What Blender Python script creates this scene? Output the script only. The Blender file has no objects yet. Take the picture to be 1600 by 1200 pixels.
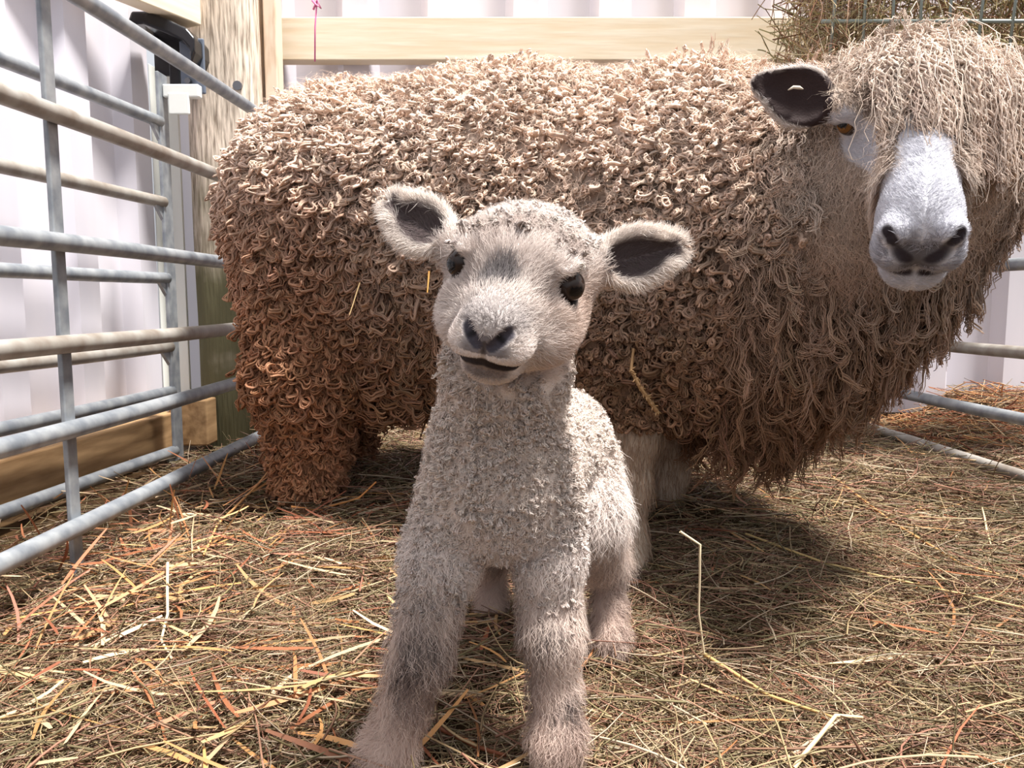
import bpy, math
import numpy as np
from mathutils import Vector, Matrix

FUR = True
rng = np.random.default_rng(11)
SC = bpy.context.scene
COL = SC.collection

# ------------------------------------------------------------------ camera
FPX = 1244.0
CAM_H = 0.43
PITCH = math.atan(135.0 / FPX)
cd = bpy.data.cameras.new('camera')
cd.sensor_width = 36.0
cd.lens = 36.0 * FPX / 1600.0
cd.clip_start = 0.02
cd.clip_end = 60
cam = bpy.data.objects.new('camera', cd)
cam.location = (0, 0, CAM_H)
cam.rotation_euler = (math.pi / 2 - PITCH, 0, 0)
cd.dof.use_dof = False
COL.objects.link(cam)
SC.camera = cam

# ------------------------------------------------------------------ world and lights
w = bpy.data.worlds.new('world')
SC.world = w
w.use_nodes = True
nt = w.node_tree
nt.nodes.clear()
wo = nt.nodes.new('ShaderNodeOutputWorld')
bg = nt.nodes.new('ShaderNodeBackground')
tc = nt.nodes.new('ShaderNodeTexCoord')
sp = nt.nodes.new('ShaderNodeSeparateXYZ')
rp = nt.nodes.new('ShaderNodeValToRGB')
mp = nt.nodes.new('ShaderNodeMapRange')
mp.inputs['From Min'].default_value = -1.0
mp.inputs['From Max'].default_value = 1.0
e = rp.color_ramp.elements
e[0].position = 0.40
e[0].color = (0.16, 0.12, 0.09, 1)
e[1].position = 0.85
e[1].color = (1.0, 1.0, 1.02, 1)
m_ = rp.color_ramp.elements.new(0.55)
m_.color = (0.50, 0.53, 0.58, 1)
nt.links.new(tc.outputs['Generated'], sp.inputs[0])
nt.links.new(sp.outputs['Z'], mp.inputs['Value'])
nt.links.new(mp.outputs['Result'], rp.inputs['Fac'])
nt.links.new(rp.outputs['Color'], bg.inputs['Color'])
bg.inputs['Strength'].default_value = 0.86
nt.links.new(bg.outputs[0], wo.inputs[0])

sd = bpy.data.lights.new('sun', 'SUN')
sd.energy = 7.2
sd.angle = math.radians(8)
sd.color = (1.0, 0.96, 0.90)
sun = bpy.data.objects.new('sun', sd)
sun.location = (1, 1, 4)
# light comes down from above, the right and a little behind the camera side
sun.rotation_euler = Vector((-0.33, 0.15, -1.0)).to_track_quat('-Z', 'Y').to_euler()
COL.objects.link(sun)

SC.view_settings.view_transform = 'Standard'
SC.view_settings.look = 'None'
SC.view_settings.gamma = 1.0
SC.view_settings.use_curve_mapping = False
SC.view_settings.exposure = 0.48
try:
    SC.cycles.max_bounces = 6
    SC.cycles.diffuse_bounces = 4
    SC.cycles.glossy_bounces = 3
    SC.cycles.transmission_bounces = 3
    SC.cycles.transparent_max_bounces = 6
    SC.cycles.use_denoising = True
    SC.cycles.debug_use_compact_bvh = True
except Exception:
    pass

# ------------------------------------------------------------------ helpers
cp_, sp_ = math.cos(PITCH), math.sin(PITCH)


def at(px, py, Y):
    """point of the place seen at a pixel of the photograph, at distance Y in front of the camera"""
    a = (px - 800.0) / FPX
    b = (600.0 - py) / FPX
    d = np.array([a, cp_ + b * sp_, -sp_ + b * cp_])
    return np.array([0, 0, CAM_H]) + d * (Y / d[1])


def nrm(v):
    v = np.asarray(v, float)
    return v / np.maximum(np.linalg.norm(v, axis=-1, keepdims=True), 1e-9)


def srgb(r, g, b):
    c = np.array([r, g, b], float) / 255.0
    return np.where(c <= 0.04045, c / 12.92, ((c + 0.055) / 1.055) ** 2.4)


def mesh_np(name, verts, quads, mat, cols=None, parent=None, smooth=True, uv=None, loc=None):
    verts = np.asarray(verts, np.float32)
    quads = np.asarray(quads, np.int32)
    if parent is not None:
        verts = verts - np.array(parent.location, np.float32)
    elif loc is not None:
        verts = verts - np.array(loc, np.float32)
    n = quads.shape[1]
    me = bpy.data.meshes.new(name)
    me.vertices.add(len(verts))
    me.vertices.foreach_set('co', verts.ravel())
    me.loops.add(quads.size)
    me.loops.foreach_set('vertex_index', quads.ravel())
    me.polygons.add(len(quads))
    me.polygons.foreach_set('loop_start', np.arange(0, quads.size, n, dtype=np.int32))
    try:
        me.polygons.foreach_set('loop_total', np.full(len(quads), n, np.int32))
    except Exception:
        pass
    if smooth:
        me.polygons.foreach_set('use_smooth', np.ones(len(quads), bool))
    if cols is not None:
        c4 = np.ones((len(verts), 4), np.float32)
        cols = np.maximum(np.asarray(cols), 0); c4[:, :3] = cols / np.maximum(1.0, cols.max(1, keepdims=True) / .9)
        at_ = me.color_attributes.new('Col', 'BYTE_COLOR', 'POINT')
        at_.data.foreach_set('color', c4.ravel())
    if uv is not None:
        l = me.uv_layers.new(name='UVMap')
        l.data.foreach_set('uv', np.asarray(uv, np.float32)[quads.ravel()].ravel())
    me.update(calc_edges=True)
    me.materials.append(mat)
    o = bpy.data.objects.new(name, me)
    if parent is not None:
        o.parent = parent
    elif loc is not None:
        o.location = loc
    COL.objects.link(o)
    return o


def tag(o, label=None, cat=None, group=None, kind=None):
    if label: o['label'] = label
    if cat: o['category'] = cat
    if group: o['group'] = group
    if kind: o['kind'] = kind
    return o


def empty(name, loc, label=None, cat=None, group=None):
    o = bpy.data.objects.new(name, None)
    o.location = [float(v) for v in loc]
    o.empty_display_size = 0.05
    COL.objects.link(o)
    return tag(o, label, cat, group)


class MB:
    """collects simple solids, then links them as one mesh"""
    def __init__(s):
        s.v, s.f = [], []

    def add(s, v, f):
        b = sum(len(x) for x in s.v)
        s.v.append(np.asarray(v, float))
        s.f += [tuple(i + b for i in q) for q in f]
        return s

    def box(s, c, size, rot=None):
        c = np.asarray(c, float); h = np.asarray(size, float) / 2
        P = np.array([[x, y, z] for x in (-1, 1) for y in (-1, 1) for z in (-1, 1)]) * h
        if rot is not None: P = P @ np.asarray(rot).T
        return s.add(P + c, [(0, 1, 3, 2), (4, 6, 7, 5), (0, 4, 5, 1), (2, 3, 7, 6), (0, 2, 6, 4), (1, 5, 7, 3)])

    def beam(s, a, b, wd, ht, up=(0, 0, 1)):
        a, b = np.asarray(a, float), np.asarray(b, float)
        t = nrm(b - a); x = nrm(np.cross(t, up)); z = np.cross(x, t)
        return s.box((a + b) / 2, (wd, np.linalg.norm(b - a), ht), np.stack([x, t, z], 1))

    def tube(s, pts, r, n=12, cap=True):
        pts = np.asarray(pts, float); K = len(pts)
        r = np.broadcast_to(np.asarray(r, float), (K,))
        T = nrm(np.gradient(pts, axis=0))
        ref = np.array([0, 0, 1.0]) if abs(T[0][2]) < .9 else np.array([1.0, 0, 0])
        u = nrm(np.cross(T[0], ref)); V = []
        for i in range(K):
            u = nrm(u - T[i] * np.dot(u, T[i])); v = np.cross(T[i], u)
            for k in range(n):
                a = 2 * math.pi * k / n
                V.append(pts[i] + r[i] * (u * math.cos(a) + v * math.sin(a)))
        F = [(i * n + k, i * n + (k + 1) % n, (i + 1) * n + (k + 1) % n, (i + 1) * n + k) for i in range(K - 1) for k in range(n)]
        if cap:
            F.append(tuple(range(n - 1, -1, -1))); F.append(tuple((K - 1) * n + k for k in range(n)))
        return s.add(V, F)

    def build(s, name, mat, parent=None, smooth=False, bevel=0.0, loc=None, seg=2):
        V = np.concatenate(s.v)
        if parent is not None: V = V - np.array(parent.location)
        elif loc is not None: V = V - np.array(loc)
        me = bpy.data.meshes.new(name)
        me.from_pydata(V.tolist(), [], s.f)
        me.update()
        me.materials.append(mat)
        if smooth:
            me.polygons.foreach_set('use_smooth', np.array([len(p.vertices) == 4 for p in me.polygons]))
        o = bpy.data.objects.new(name, me)
        if parent is not None: o.parent = parent
        elif loc is not None: o.location = [float(q) for q in loc]
        COL.objects.link(o)
        if bevel:
            b = o.modifiers.new('bevel', 'BEVEL'); b.width = bevel; b.segments = seg; b.limit_method = 'ANGLE'
        return o


# ------------------------------------------------------------------ materials
def mat_new(name):
    m = bpy.data.materials.new(name)
    m.use_nodes = True
    return m, m.node_tree, m.node_tree.nodes['Principled BSDF']


def mat_attr(name, rough=0.75, spec=0.25, transl=0.0, bump=0.0, uvstripe=0.0, noise=0.0, nscale=300):
    m, t, p = mat_new(name)
    a = t.nodes.new('ShaderNodeAttribute'); a.attribute_name = 'Col'
    colr = a.outputs['Color']
    if noise:
        nz = t.nodes.new('ShaderNodeTexNoise'); nz.inputs['Scale'].default_value = nscale
        g = t.nodes.new('ShaderNodeNewGeometry'); t.links.new(g.outputs['Position'], nz.inputs['Vector'])
        mr = t.nodes.new('ShaderNodeMapRange'); mr.inputs['To Min'].default_value = 1 - noise; mr.inputs['To Max'].default_value = 1 + noise
        mr.inputs['From Min'].default_value = .3; mr.inputs['From Max'].default_value = .7
        t.links.new(nz.outputs['Fac'], mr.inputs['Value'])
        mx = t.nodes.new('ShaderNodeVectorMath'); mx.operation = 'SCALE'
        t.links.new(colr, mx.inputs[0]); t.links.new(mr.outputs[0], mx.inputs['Scale'])
        colr = mx.outputs[0]
    t.links.new(colr, p.inputs['Base Color'])
    p.inputs['Roughness'].default_value = rough
    p.inputs['Specular IOR Level'].default_value = spec
    if uvstripe:
        uvn = t.nodes.new('ShaderNodeUVMap'); uvn.uv_map = 'UVMap'
        mpn = t.nodes.new('ShaderNodeMapping'); mpn.inputs['Scale'].default_value = (14.0, 1.5, 1.0)
        n2 = t.nodes.new('ShaderNodeTexNoise'); n2.inputs['Scale'].default_value = 1.0; n2.inputs['Detail'].default_value = 2
        t.links.new(uvn.outputs[0], mpn.inputs[0]); t.links.new(mpn.outputs[0], n2.inputs['Vector'])
        bp = t.nodes.new('ShaderNodeBump'); bp.inputs['Strength'].default_value = uvstripe; bp.inputs['Distance'].default_value = 0.002
        t.links.new(n2.outputs['Fac'], bp.inputs['Height']); t.links.new(bp.outputs[0], p.inputs['Normal'])
    if bump:
        nb = t.nodes.new('ShaderNodeTexNoise'); nb.inputs['Scale'].default_value = nscale
        g = t.nodes.new('ShaderNodeNewGeometry'); t.links.new(g.outputs['Position'], nb.inputs['Vector'])
        bp = t.nodes.new('ShaderNodeBump'); bp.inputs['Strength'].default_value = bump; bp.inputs['Distance'].default_value = 0.002
        t.links.new(nb.outputs['Fac'], bp.inputs['Height']); t.links.new(bp.outputs[0], p.inputs['Normal'])
    if transl:
        tr = t.nodes.new('ShaderNodeBsdfTranslucent'); t.links.new(colr, tr.inputs['Color'])
        ms = t.nodes.new('ShaderNodeMixShader'); ms.inputs[0].default_value = transl
        out = t.nodes['Material Output']
        t.links.new(p.outputs[0], ms.inputs[1]); t.links.new(tr.outputs[0], ms.inputs[2]); t.links.new(ms.outputs[0], out.inputs['Surface'])
    return m


def mat_plain(name, col, rough=0.5, metal=0.0, spec=0.5, noise=None, bump=0.0, coat=0.0, stretch=(1, 1, 1), ramp=None):
    """noise = (scale, second colour, detail) mixes two colours of the thing itself"""
    m, t, p = mat_new(name)
    p.inputs['Base Color'].default_value = (*col, 1)
    p.inputs['Roughness'].default_value = rough
    p.inputs['Metallic'].default_value = metal
    p.inputs['Specular IOR Level'].default_value = spec
    p.inputs['Coat Weight'].default_value = coat
    if noise or bump:
        tcn = t.nodes.new('ShaderNodeTexCoord')
        mpn = t.nodes.new('ShaderNodeMapping'); mpn.inputs['Scale'].default_value = stretch
        t.links.new(tcn.outputs['Object'], mpn.inputs[0])
        nz = t.nodes.new('ShaderNodeTexNoise')
        nz.inputs['Scale'].default_value = noise[0] if noise else 200
        nz.inputs['Detail'].default_value = noise[2] if noise else 4
        t.links.new(mpn.outputs[0], nz.inputs['Vector'])
        if noise:
            r = t.nodes.new('ShaderNodeValToRGB')
            r.color_ramp.elements[0].position = ramp[0] if ramp else .35; r.color_ramp.elements[0].color = (*col, 1)
            r.color_ramp.elements[1].position = ramp[1] if ramp else .68; r.color_ramp.elements[1].color = (*noise[1], 1)
            t.links.new(nz.outputs['Fac'], r.inputs['Fac']); t.links.new(r.outputs[0], p.inputs['Base Color'])
        if bump:
            bp = t.nodes.new('ShaderNodeBump'); bp.inputs['Strength'].default_value = bump; bp.inputs['Distance'].default_value = 0.004
            t.links.new(nz.outputs['Fac'], bp.inputs['Height']); t.links.new(bp.outputs[0], p.inputs['Normal'])
    return m


M = {}
M['galv'] = mat_plain('galvanised_steel', srgb(124, 130, 138), .45, .3, .5, (30, srgb(166, 170, 174), 6), .12)
M['galv_rust'] = mat_plain('galvanised_steel_worn', srgb(140, 130, 120), .5, .25, .5, (22, srgb(176, 172, 166), 6), .15)
M['clad'] = mat_plain('white_cladding', srgb(230, 226, 234), .35, .0, .5, (6, srgb(214, 211, 222), 3), .0, stretch=(1, 1, .15))
M['flash'] = mat_plain('white_flashing', srgb(238, 240, 236), .35)
M['pine'] = mat_plain('pine_timber', srgb(238, 220, 190), .6, 0, .3, (9, srgb(248, 236, 214), 4), .1, stretch=(.6, .6, 9))
M['oldwood'] = mat_plain('damp_old_timber', srgb(184, 150, 110), .75, 0, .2, (7, srgb(138, 108, 76), 5), .3, stretch=(6, .7, 6))
M['batten'] = mat_plain('sawn_batten', srgb(238, 218, 196), .65, 0, .3, (14, srgb(206, 176, 146), 5), .15, stretch=(3, 3, .5), ramp=(.5, .75))
M['black'] = mat_plain('black_plastic', srgb(22, 22, 26), .22, 0, .5)
M['slate'] = mat_plain('grey_blue_paint', srgb(104, 114, 130), .4, 0, .5)
M['bolt'] = mat_plain('bolt_steel', srgb(120, 122, 126), .35, .8)
M['twine'] = mat_plain('pink_twine', srgb(226, 120, 170), .6)
M['wool'] = mat_attr('ewe_wool', .7, .2, .22)
M['woolfine'] = mat_attr('fine_wool', .85, .1, .34)
M['fur'] = mat_attr('lamb_fur', .75, .15, .25)
M['skin'] = mat_attr('animal_skin', .75, .25, 0, bump=.35, nscale=420)
M['hay'] = mat_attr('hay_and_straw', .5, .35, .12)
M['ground'] = mat_plain('trodden_hay_floor', srgb(86, 66, 44), .95, 0, .1, (40, srgb(52, 38, 26), 6), .6)


# ------------------------------------------------------------------ implicit bodies
class Field:
    def __init__(s):
        s.ops = []

    def cone(s, a, b, ra, rb, k=.02, sub=False):
        s.ops.append(('c', np.asarray(a, float), np.asarray(b, float), ra, rb, k, sub)); return s

    def ell(s, c, r, R=None, k=.02, sub=False):
        s.ops.append(('e', np.asarray(c, float), np.eye(3) if R is None else np.asarray(R, float), np.asarray(r, float), None, k, sub)); return s

    @staticmethod
    def dist(op, P):
        if op[0] == 'c':
            _, a, b, ra, rb, k, sub = op
            ab = (b - a).astype(np.float32); L2 = float(ab @ ab) + 1e-12
            pa = P - a.astype(np.float32)
            h = np.clip((pa @ ab) / L2, 0, 1)
            return np.linalg.norm(pa - h[..., None] * ab, axis=-1) - (ra + (rb - ra) * h)
        _, c, R, r, _n, k, sub = op
        q = (P - c.astype(np.float32)) @ R.astype(np.float32)
        q0 = q / r.astype(np.float32)
        k0 = np.linalg.norm(q0, axis=-1); k1 = np.linalg.norm(q0 / r.astype(np.float32), axis=-1)
        return k0 * (k0 - 1) / np.maximum(k1, 1e-6)

    def grid(s, xs, ys, zs, margin=.1):
        D = np.full((len(xs), len(ys), len(zs)), .3, np.float32)
        for op in s.ops:
            if op[0] == 'c':
                r = max(op[3], op[4]); lo = np.minimum(op[1], op[2]) - r; hi = np.maximum(op[1], op[2]) + r
            else:
                r = (np.abs(op[2]) * op[3]).sum(1); lo, hi = op[1] - r, op[1] + r
            mg = margin if not op[6] else .01
            sl = []
            for ax, arr in enumerate((xs, ys, zs)):
                i0 = max(int(np.searchsorted(arr, lo[ax] - mg)) - 1, 0); i1 = min(int(np.searchsorted(arr, hi[ax] + mg)) + 1, len(arr))
                sl.append(slice(i0, i1))
            if any(q.start >= q.stop for q in sl): continue
            G = np.stack(np.meshgrid(xs[sl[0]], ys[sl[1]], zs[sl[2]], indexing='ij'), -1).astype(np.float32)
            d = s.dist(op, G); v = D[sl[0], sl[1], sl[2]]; k = op[5]
            if op[6]:
                h = np.maximum(k - np.abs(v + d), 0) / k; D[sl[0], sl[1], sl[2]] = np.maximum(v, -d) + h * h * k / 4
            else:
                h = np.maximum(k - np.abs(v - d), 0) / k; D[sl[0], sl[1], sl[2]] = np.minimum(v, d) - h * h * k / 4
        return D


def axis_steps(lo, hi, flo, fhi, coarse, fine):
    out = [lo]
    while out[-1] < hi:
        x = out[-1]
        dist = max(flo - x, x - fhi, 0)
        out.append(x + min(coarse, fine + dist * .25))
    return np.array(out)


def surface_nets(D, xs, ys, zs):
    S = D < 0
    c = np.zeros(tuple(n - 1 for n in D.shape), np.int8)
    for dx in (0, 1):
        for dy in (0, 1):
            for dz in (0, 1):
                c += S[dx:D.shape[0] - 1 + dx, dy:D.shape[1] - 1 + dy, dz:D.shape[2] - 1 + dz]
    act = (c > 0) & (c < 8)
    I = np.argwhere(act)
    idx = np.full(act.shape, -1, np.int32); idx[act] = np.arange(len(I), dtype=np.int32)
    acc = np.zeros((len(I), 3)); cnt = np.zeros(len(I))
    ax = (xs, ys, zs)
    corners = [(a, b, d) for a in (0, 1) for b in (0, 1) for d in (0, 1)]
    for a in corners:
        for b in corners:
            if sum(b) - sum(a) == 1 and all(b[q] >= a[q] for q in range(3)):
                A, B = I + a, I + b
                da = D[A[:, 0], A[:, 1], A[:, 2]]; db = D[B[:, 0], B[:, 1], B[:, 2]]
                x = (da < 0) != (db < 0)
                tt = np.where(x, da / np.where(x, da - db, 1), 0)
                PA = np.stack([ax[q][A[:, q]] for q in range(3)], 1); PB = np.stack([ax[q][B[:, q]] for q in range(3)], 1)
                acc += np.where(x[:, None], PA + (PB - PA) * tt[:, None], 0); cnt += x
    V = acc / cnt[:, None]
    Q = []
    for d in range(3):
        sh = [slice(None)] * 3; sh2 = [slice(None)] * 3
        sh[d] = slice(0, D.shape[d] - 1); sh2[d] = slice(1, None)
        X = S[tuple(sh)] != S[tuple(sh2)]
        E = np.argwhere(X)
        o1, o2 = (d + 1) % 3, (d + 2) % 3
        E = E[(E[:, o1] > 0) & (E[:, o2] > 0) & (E[:, o1] < D.shape[o1] - 1) & (E[:, o2] < D.shape[o2] - 1)]
        ins = S[E[:, 0], E[:, 1], E[:, 2]]
        def ci(a, b):
            F = E.copy(); F[:, o1] -= a; F[:, o2] -= b
            return idx[F[:, 0], F[:, 1], F[:, 2]]
        q = np.stack([ci(1, 1), ci(0, 1), ci(0, 0), ci(1, 0)], 1)
        q[~ins] = q[~ins][:, ::-1]
        Q.append(q)
    Q = np.concatenate(Q)
    return V, Q[(Q >= 0).all(1)]


def vnormals(V, Q):
    n = np.cross(V[Q[:, 2]] - V[Q[:, 0]], V[Q[:, 3]] - V[Q[:, 1]])
    N = np.zeros_like(V)
    for k in range(4): np.add.at(N, Q[:, k], n)
    return nrm(N), np.linalg.norm(n, axis=1) / 2


def sample(V, Q, N, A, n, weight=None):
    wgt = A.copy()
    if weight is not None: wgt = wgt * weight[Q].mean(1)
    pr = np.cumsum(wgt); pr /= pr[-1]
    f = np.searchsorted(pr, rng.random(n))
    u, v = rng.random(n)[:, None], rng.random(n)[:, None]
    q = Q[f]
    def mixq(X): return (X[q[:, 0]] * (1 - u) + X[q[:, 1]] * u) * (1 - v) + (X[q[:, 3]] * (1 - u) + X[q[:, 2]] * u) * v
    return mixq(V), nrm(mixq(N))


# ------------------------------------------------------------------ strands
def tubes(P, R, sides=4, col=None, seed_uv=True):
    """P (n,k,3) paths, R (n,k) radii -> verts, quads, colours per vertex, uv"""
    n, k, _ = P.shape
    T = nrm(np.gradient(P, axis=1))
    ref = nrm(rng.normal(size=(n, 3)))
    u = nrm(np.cross(T[:, 0], ref))
    V = np.empty((n, k, sides, 3), np.float32)
    ang = 2 * np.pi * np.arange(sides) / sides
    for i in range(k):
        t = T[:, i]
        u = nrm(u - t * (u * t).sum(1, keepdims=True)); v = np.cross(t, u)
        V[:, i] = P[:, i, None] + R[:, i, None, None] * (u[:, None] * np.cos(ang)[None, :, None] + v[:, None] * np.sin(ang)[None, :, None])
    base = (np.arange(n) * k * sides)[:, None, None] + (np.arange(k - 1) * sides)[None, :, None]
    s0 = np.arange(sides)[None, None]; s1 = (s0 + 1) % sides
    Q = np.stack([base + s0, base + s1, base + s1 + sides, base + s0 + sides], -1).reshape(-1, 4)
    C = None
    if col is not None:
        col = np.asarray(col)
        if col.ndim == 2: col = np.repeat(col[:, None], k, 1)
        C = np.repeat(col[:, :, None], sides, 2).reshape(-1, 3)
    uv = np.stack(np.broadcast_arrays((np.abs(2 * s0 / sides - 1) + rng.random((n, 1, 1)) * 50), (np.linspace(0, 1, k)[None, :, None] + rng.random((n, 1, 1)) * 50)), -1).reshape(-1, 2)
    return V.reshape(-1, 3), Q, C, uv


def ribbons(P, W, side, col):
    """flat hairs: P (n,k,3), W (n,k) half widths, side (n,3)"""
    n, k, _ = P.shape
    V = np.stack([P - W[..., None] * side[:, None], P + W[..., None] * side[:, None]], 2).astype(np.float32)
    b = (np.arange(n) * k * 2)[:, None] + (np.arange(k - 1) * 2)[None]
    Q = np.stack([b, b + 1, b + 3, b + 2], -1).reshape(-1, 4)
    col = np.asarray(col)
    if col.ndim == 2: col = np.repeat(col[:, None], k, 1)
    return V.reshape(-1, 3), Q, np.repeat(col[:, :, None], 2, 2).reshape(-1, 3), None


def join(parts):
    V, Q, C, U, b = [], [], [], [], 0
    for v, q, c, u in parts:
        V.append(v); Q.append(q + b); C.append(c); U.append(np.zeros((len(v), 2)) if u is None else u); b += len(v)
    return np.concatenate(V), np.concatenate(Q), np.concatenate(C), np.concatenate(U)


def vnoise(P, scale, seed=0):
    """smooth pseudo noise in -1..1"""
    r = np.random.default_rng(seed); out = 0
    for _ in range(5):
        d = nrm(r.normal(size=3)) * scale * r.uniform(.6, 1.6)
        out = out + np.sin(P @ d + r.uniform(0, 6.28) + 1.7 * np.sin(P @ (nrm(r.normal(size=3)) * scale * .7) + r.uniform(0, 6)))
    return out / 3.2


def curls(P, N, L, rad, wave, nwave, ring, lift, k=14, t=None, grav=1.0, noise=.25, ringstart=.5, tip=.35, ph=None, tn=None):
    """wool locks: wavy in the plane of the coat, with a ring at the tip.  L, rad, ring, lift per lock"""
    n = len(P)
    g = np.array([0, 0, -1.0])
    if t is None:
        t = g - N * (N @ g)[:, None] + np.maximum(0, -N[:, 2:3]) * g * 1.3 * grav
        t = t + noise * (rng.normal(size=(n, 3)) if tn is None else tn)
    t = nrm(t); s = nrm(np.cross(N, t))
    deg = np.linalg.norm(np.cross(N, t), axis=1) < .2
    s[deg] = nrm(rng.normal(size=(deg.sum(), 3)))
    u = np.linspace(0, 1, k)[None]
    if ph is None: ph = rng.uniform(0, 6.28, (n, 1))
    th = wave[:, None] * np.sin(2 * np.pi * nwave[:, None] * u + ph)
    over = np.maximum(0, u - ringstart) / (1 - ringstart)
    th = th * (1 - over) + ring[:, None] * over ** 1.2
    ds = (L / (k - 1))[:, None]
    # step shrinks in the ring
    ds = ds * (1 - .35 * over)
    dirv = t[:, None] * np.cos(th)[..., None] + s[:, None] * np.sin(th)[..., None]
    path = P[:, None] + np.cumsum(dirv * ds[..., None], 1) - dirv[:, :1] * ds[:, :1, None]
    lf = lift[:, None] * (np.sin(np.minimum(u * 2.2, 1) * np.pi / 2)) + .25 * lift[:, None] * np.sin(2 * np.pi * nwave[:, None] * u + ph + 1.5) * u
    path = path + N[:, None] * lf[..., None]
    R = rad[:, None] * (tip + (1 - tip) * np.sin(np.pi * np.clip(.18 + .82 * (1 - u), 0, 1) * .55))
    return path, R


# ------------------------------------------------------------------ the pen: ground, walls
def gh(x, y):
    x = np.asarray(x, float); y = np.asarray(y, float)
    st = lambda a, b, v: np.clip((v - a) / (b - a), 0, 1) ** 2 * (3 - 2 * np.clip((v - a) / (b - a), 0, 1))
    z = .02 * st(.8, 1.2, y) + .035 * st(1.15, 1.6, y)
    z = z + .09 * st(1.12, 1.35, x) * st(1.95, 2.35, y)
    z = z - .03 * st(.62, .72, -x) * st(.9, 1.5, y)
    z = z - .04 * np.exp(-((x - 1.07 + .08 * (y - 1.66)) / .07) ** 2) * st(1.2, 1.5, y) * st(2.2, 2.0, y)
    z = z + .006 * np.sin(9 * x + 3 * y) + .005 * np.sin(14 * y - 6 * x + 1) + .004 * np.sin(23 * x + 17 * y)
    return z


def build_floor():
    xs = np.linspace(-1.35, 2.0, 150); ys = np.linspace(-.2, 2.6, 130)
    X, Y = np.meshgrid(xs, ys, indexing='ij')
    V = np.stack([X, Y, gh(X, Y) - .006], -1).reshape(-1, 3)
    i = (np.arange(149)[:, None] * 130 + np.arange(129)[None]).ravel()
    Q = np.stack([i, i + 130, i + 131, i + 1], 1)
    o = mesh_np('floor', V, Q, M['ground'])
    tag(o, kind='structure')
build_floor()


def cladding(name, a, b, z0, z1, pitch=.25, depth=.04, phase=0.0):
    """box profile steel sheet standing from a to b; ribs stand out to the pen side (left of a->b)"""
    a, b = np.array(a, float), np.array(b, float)
    L = np.linalg.norm(b - a); t = (b - a) / L; n = np.array([-t[1], t[0]])
    pts = []
    s = -phase
    while s < L:
        for ds, h in ((0, 0), (pitch * .50, 0), (pitch * .60, depth), (pitch * .90, depth), (pitch, 0)):
            pts.append((s + ds, h))
        # two shallow swages in the pan
        s += pitch
    prof = sorted(set((round(p, 4), h) for p, h in pts if 0 <= p <= L))
    th = .0012
    V, F = [], []
    for off in (0, -th):
        for z in (z0, z1):
            for s_, h in prof:
                p = a + t * s_ + n * (h + off); V.append((p[0], p[1], z))
    K = len(prof)
    for k in range(K - 1):
        F.append((k, k + 1, K + k + 1, K + k)); F.append((2 * K + k + 1, 2 * K + k, 3 * K + k, 3 * K + k + 1))
    F.append((0, K, 3 * K, 2 * K)); F.append((K - 1, 3 * K - 1, 4 * K - 1, 2 * K - 1)[::-1])
    mb = MB(); mb.add(V, F)
    o = mb.build(name, M['clad'])
    return tag(o, kind='structure')

WD = nrm(np.array([.08, 1.0]))
wl = lambda y: -1.05 + .08 * (y - 1.4)
cladding('wall_left', (wl(2.25), 2.25), (wl(.3), .3), .10, 2.0, pitch=.262, phase=.06)
cladding('wall_back', (2.6, 2.42), (-.98, 2.42), .08, 2.0, pitch=.245, phase=.075)

# flashing that closes the end of the left wall, with its folded clip
fx = at(272, 400, 2.20)[0]
mb = MB(); mb.box((fx, 2.20, .58), (.060, .012, .92)); mb.box((fx - .030, 2.185, .58), (.004, .04, .92))
tag(mb.build('trim_1', M['flash'], bevel=.002), kind='structure')

# ---- hurdles
def hurdle(name, label, upx, upY, vpx, rails_py, y0, y1, ups, rr=.0135, zt=None, top=.93, foot=0.0, mat='galv', hscale=1.0):
    root_xy = at(upx, 465, upY)
    dx = (vpx - 800) / FPX
    line = lambda y: root_xy[0] + dx * (y - upY)
    zs = [at(upx, p, upY)[2] for p in rails_py]
    loc = (line(upY), upY, 0)
    root = empty(name, loc, label, 'pen hurdle')
    for i, z in enumerate(zs):
        mb = MB()
        yy = np.linspace(y0, y1, 24)
        mb.tube(np.stack([line(yy), yy, z + .0015 * np.sin(yy * 5 + i)], 1), rr, 16)
        mb.build('rail', M['galv_rust' if i in (1, 3) else mat], root, smooth=True)
    for (uy, wdt, dep, off) in ups:
        mb = MB()
        mb.beam((line(uy) + off, uy, foot), (line(uy) + off, uy, top), dep, wdt, up=(0, 1, 0))
        mb.build('upright', M[mat], root, bevel=.002)
    return root, line, zs

hf, line_f, zf = hurdle('hurdle', 'nearer galvanised six-rail sheep hurdle along the left side of the pen', 108, 1.17, 850,
    [-33, 180, 381, 538, 668, 818], .30, 2.105, [(1.17, .026, .008, -.012), (2.105, .03, .03, 0), (.30, .03, .03, 0)], top=.93, foot=-.01)
hb, line_b, zb = hurdle('hurdle', 'second galvanised hurdle standing against the white wall on the left, behind the nearer one', 262, 1.93, 955,
    [190, 315, 434, 542, 612, 705], .62, 1.93, [(1.945, .05, .008, .0), (.62, .04, .008, 0)], top=.955, foot=.03)
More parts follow.
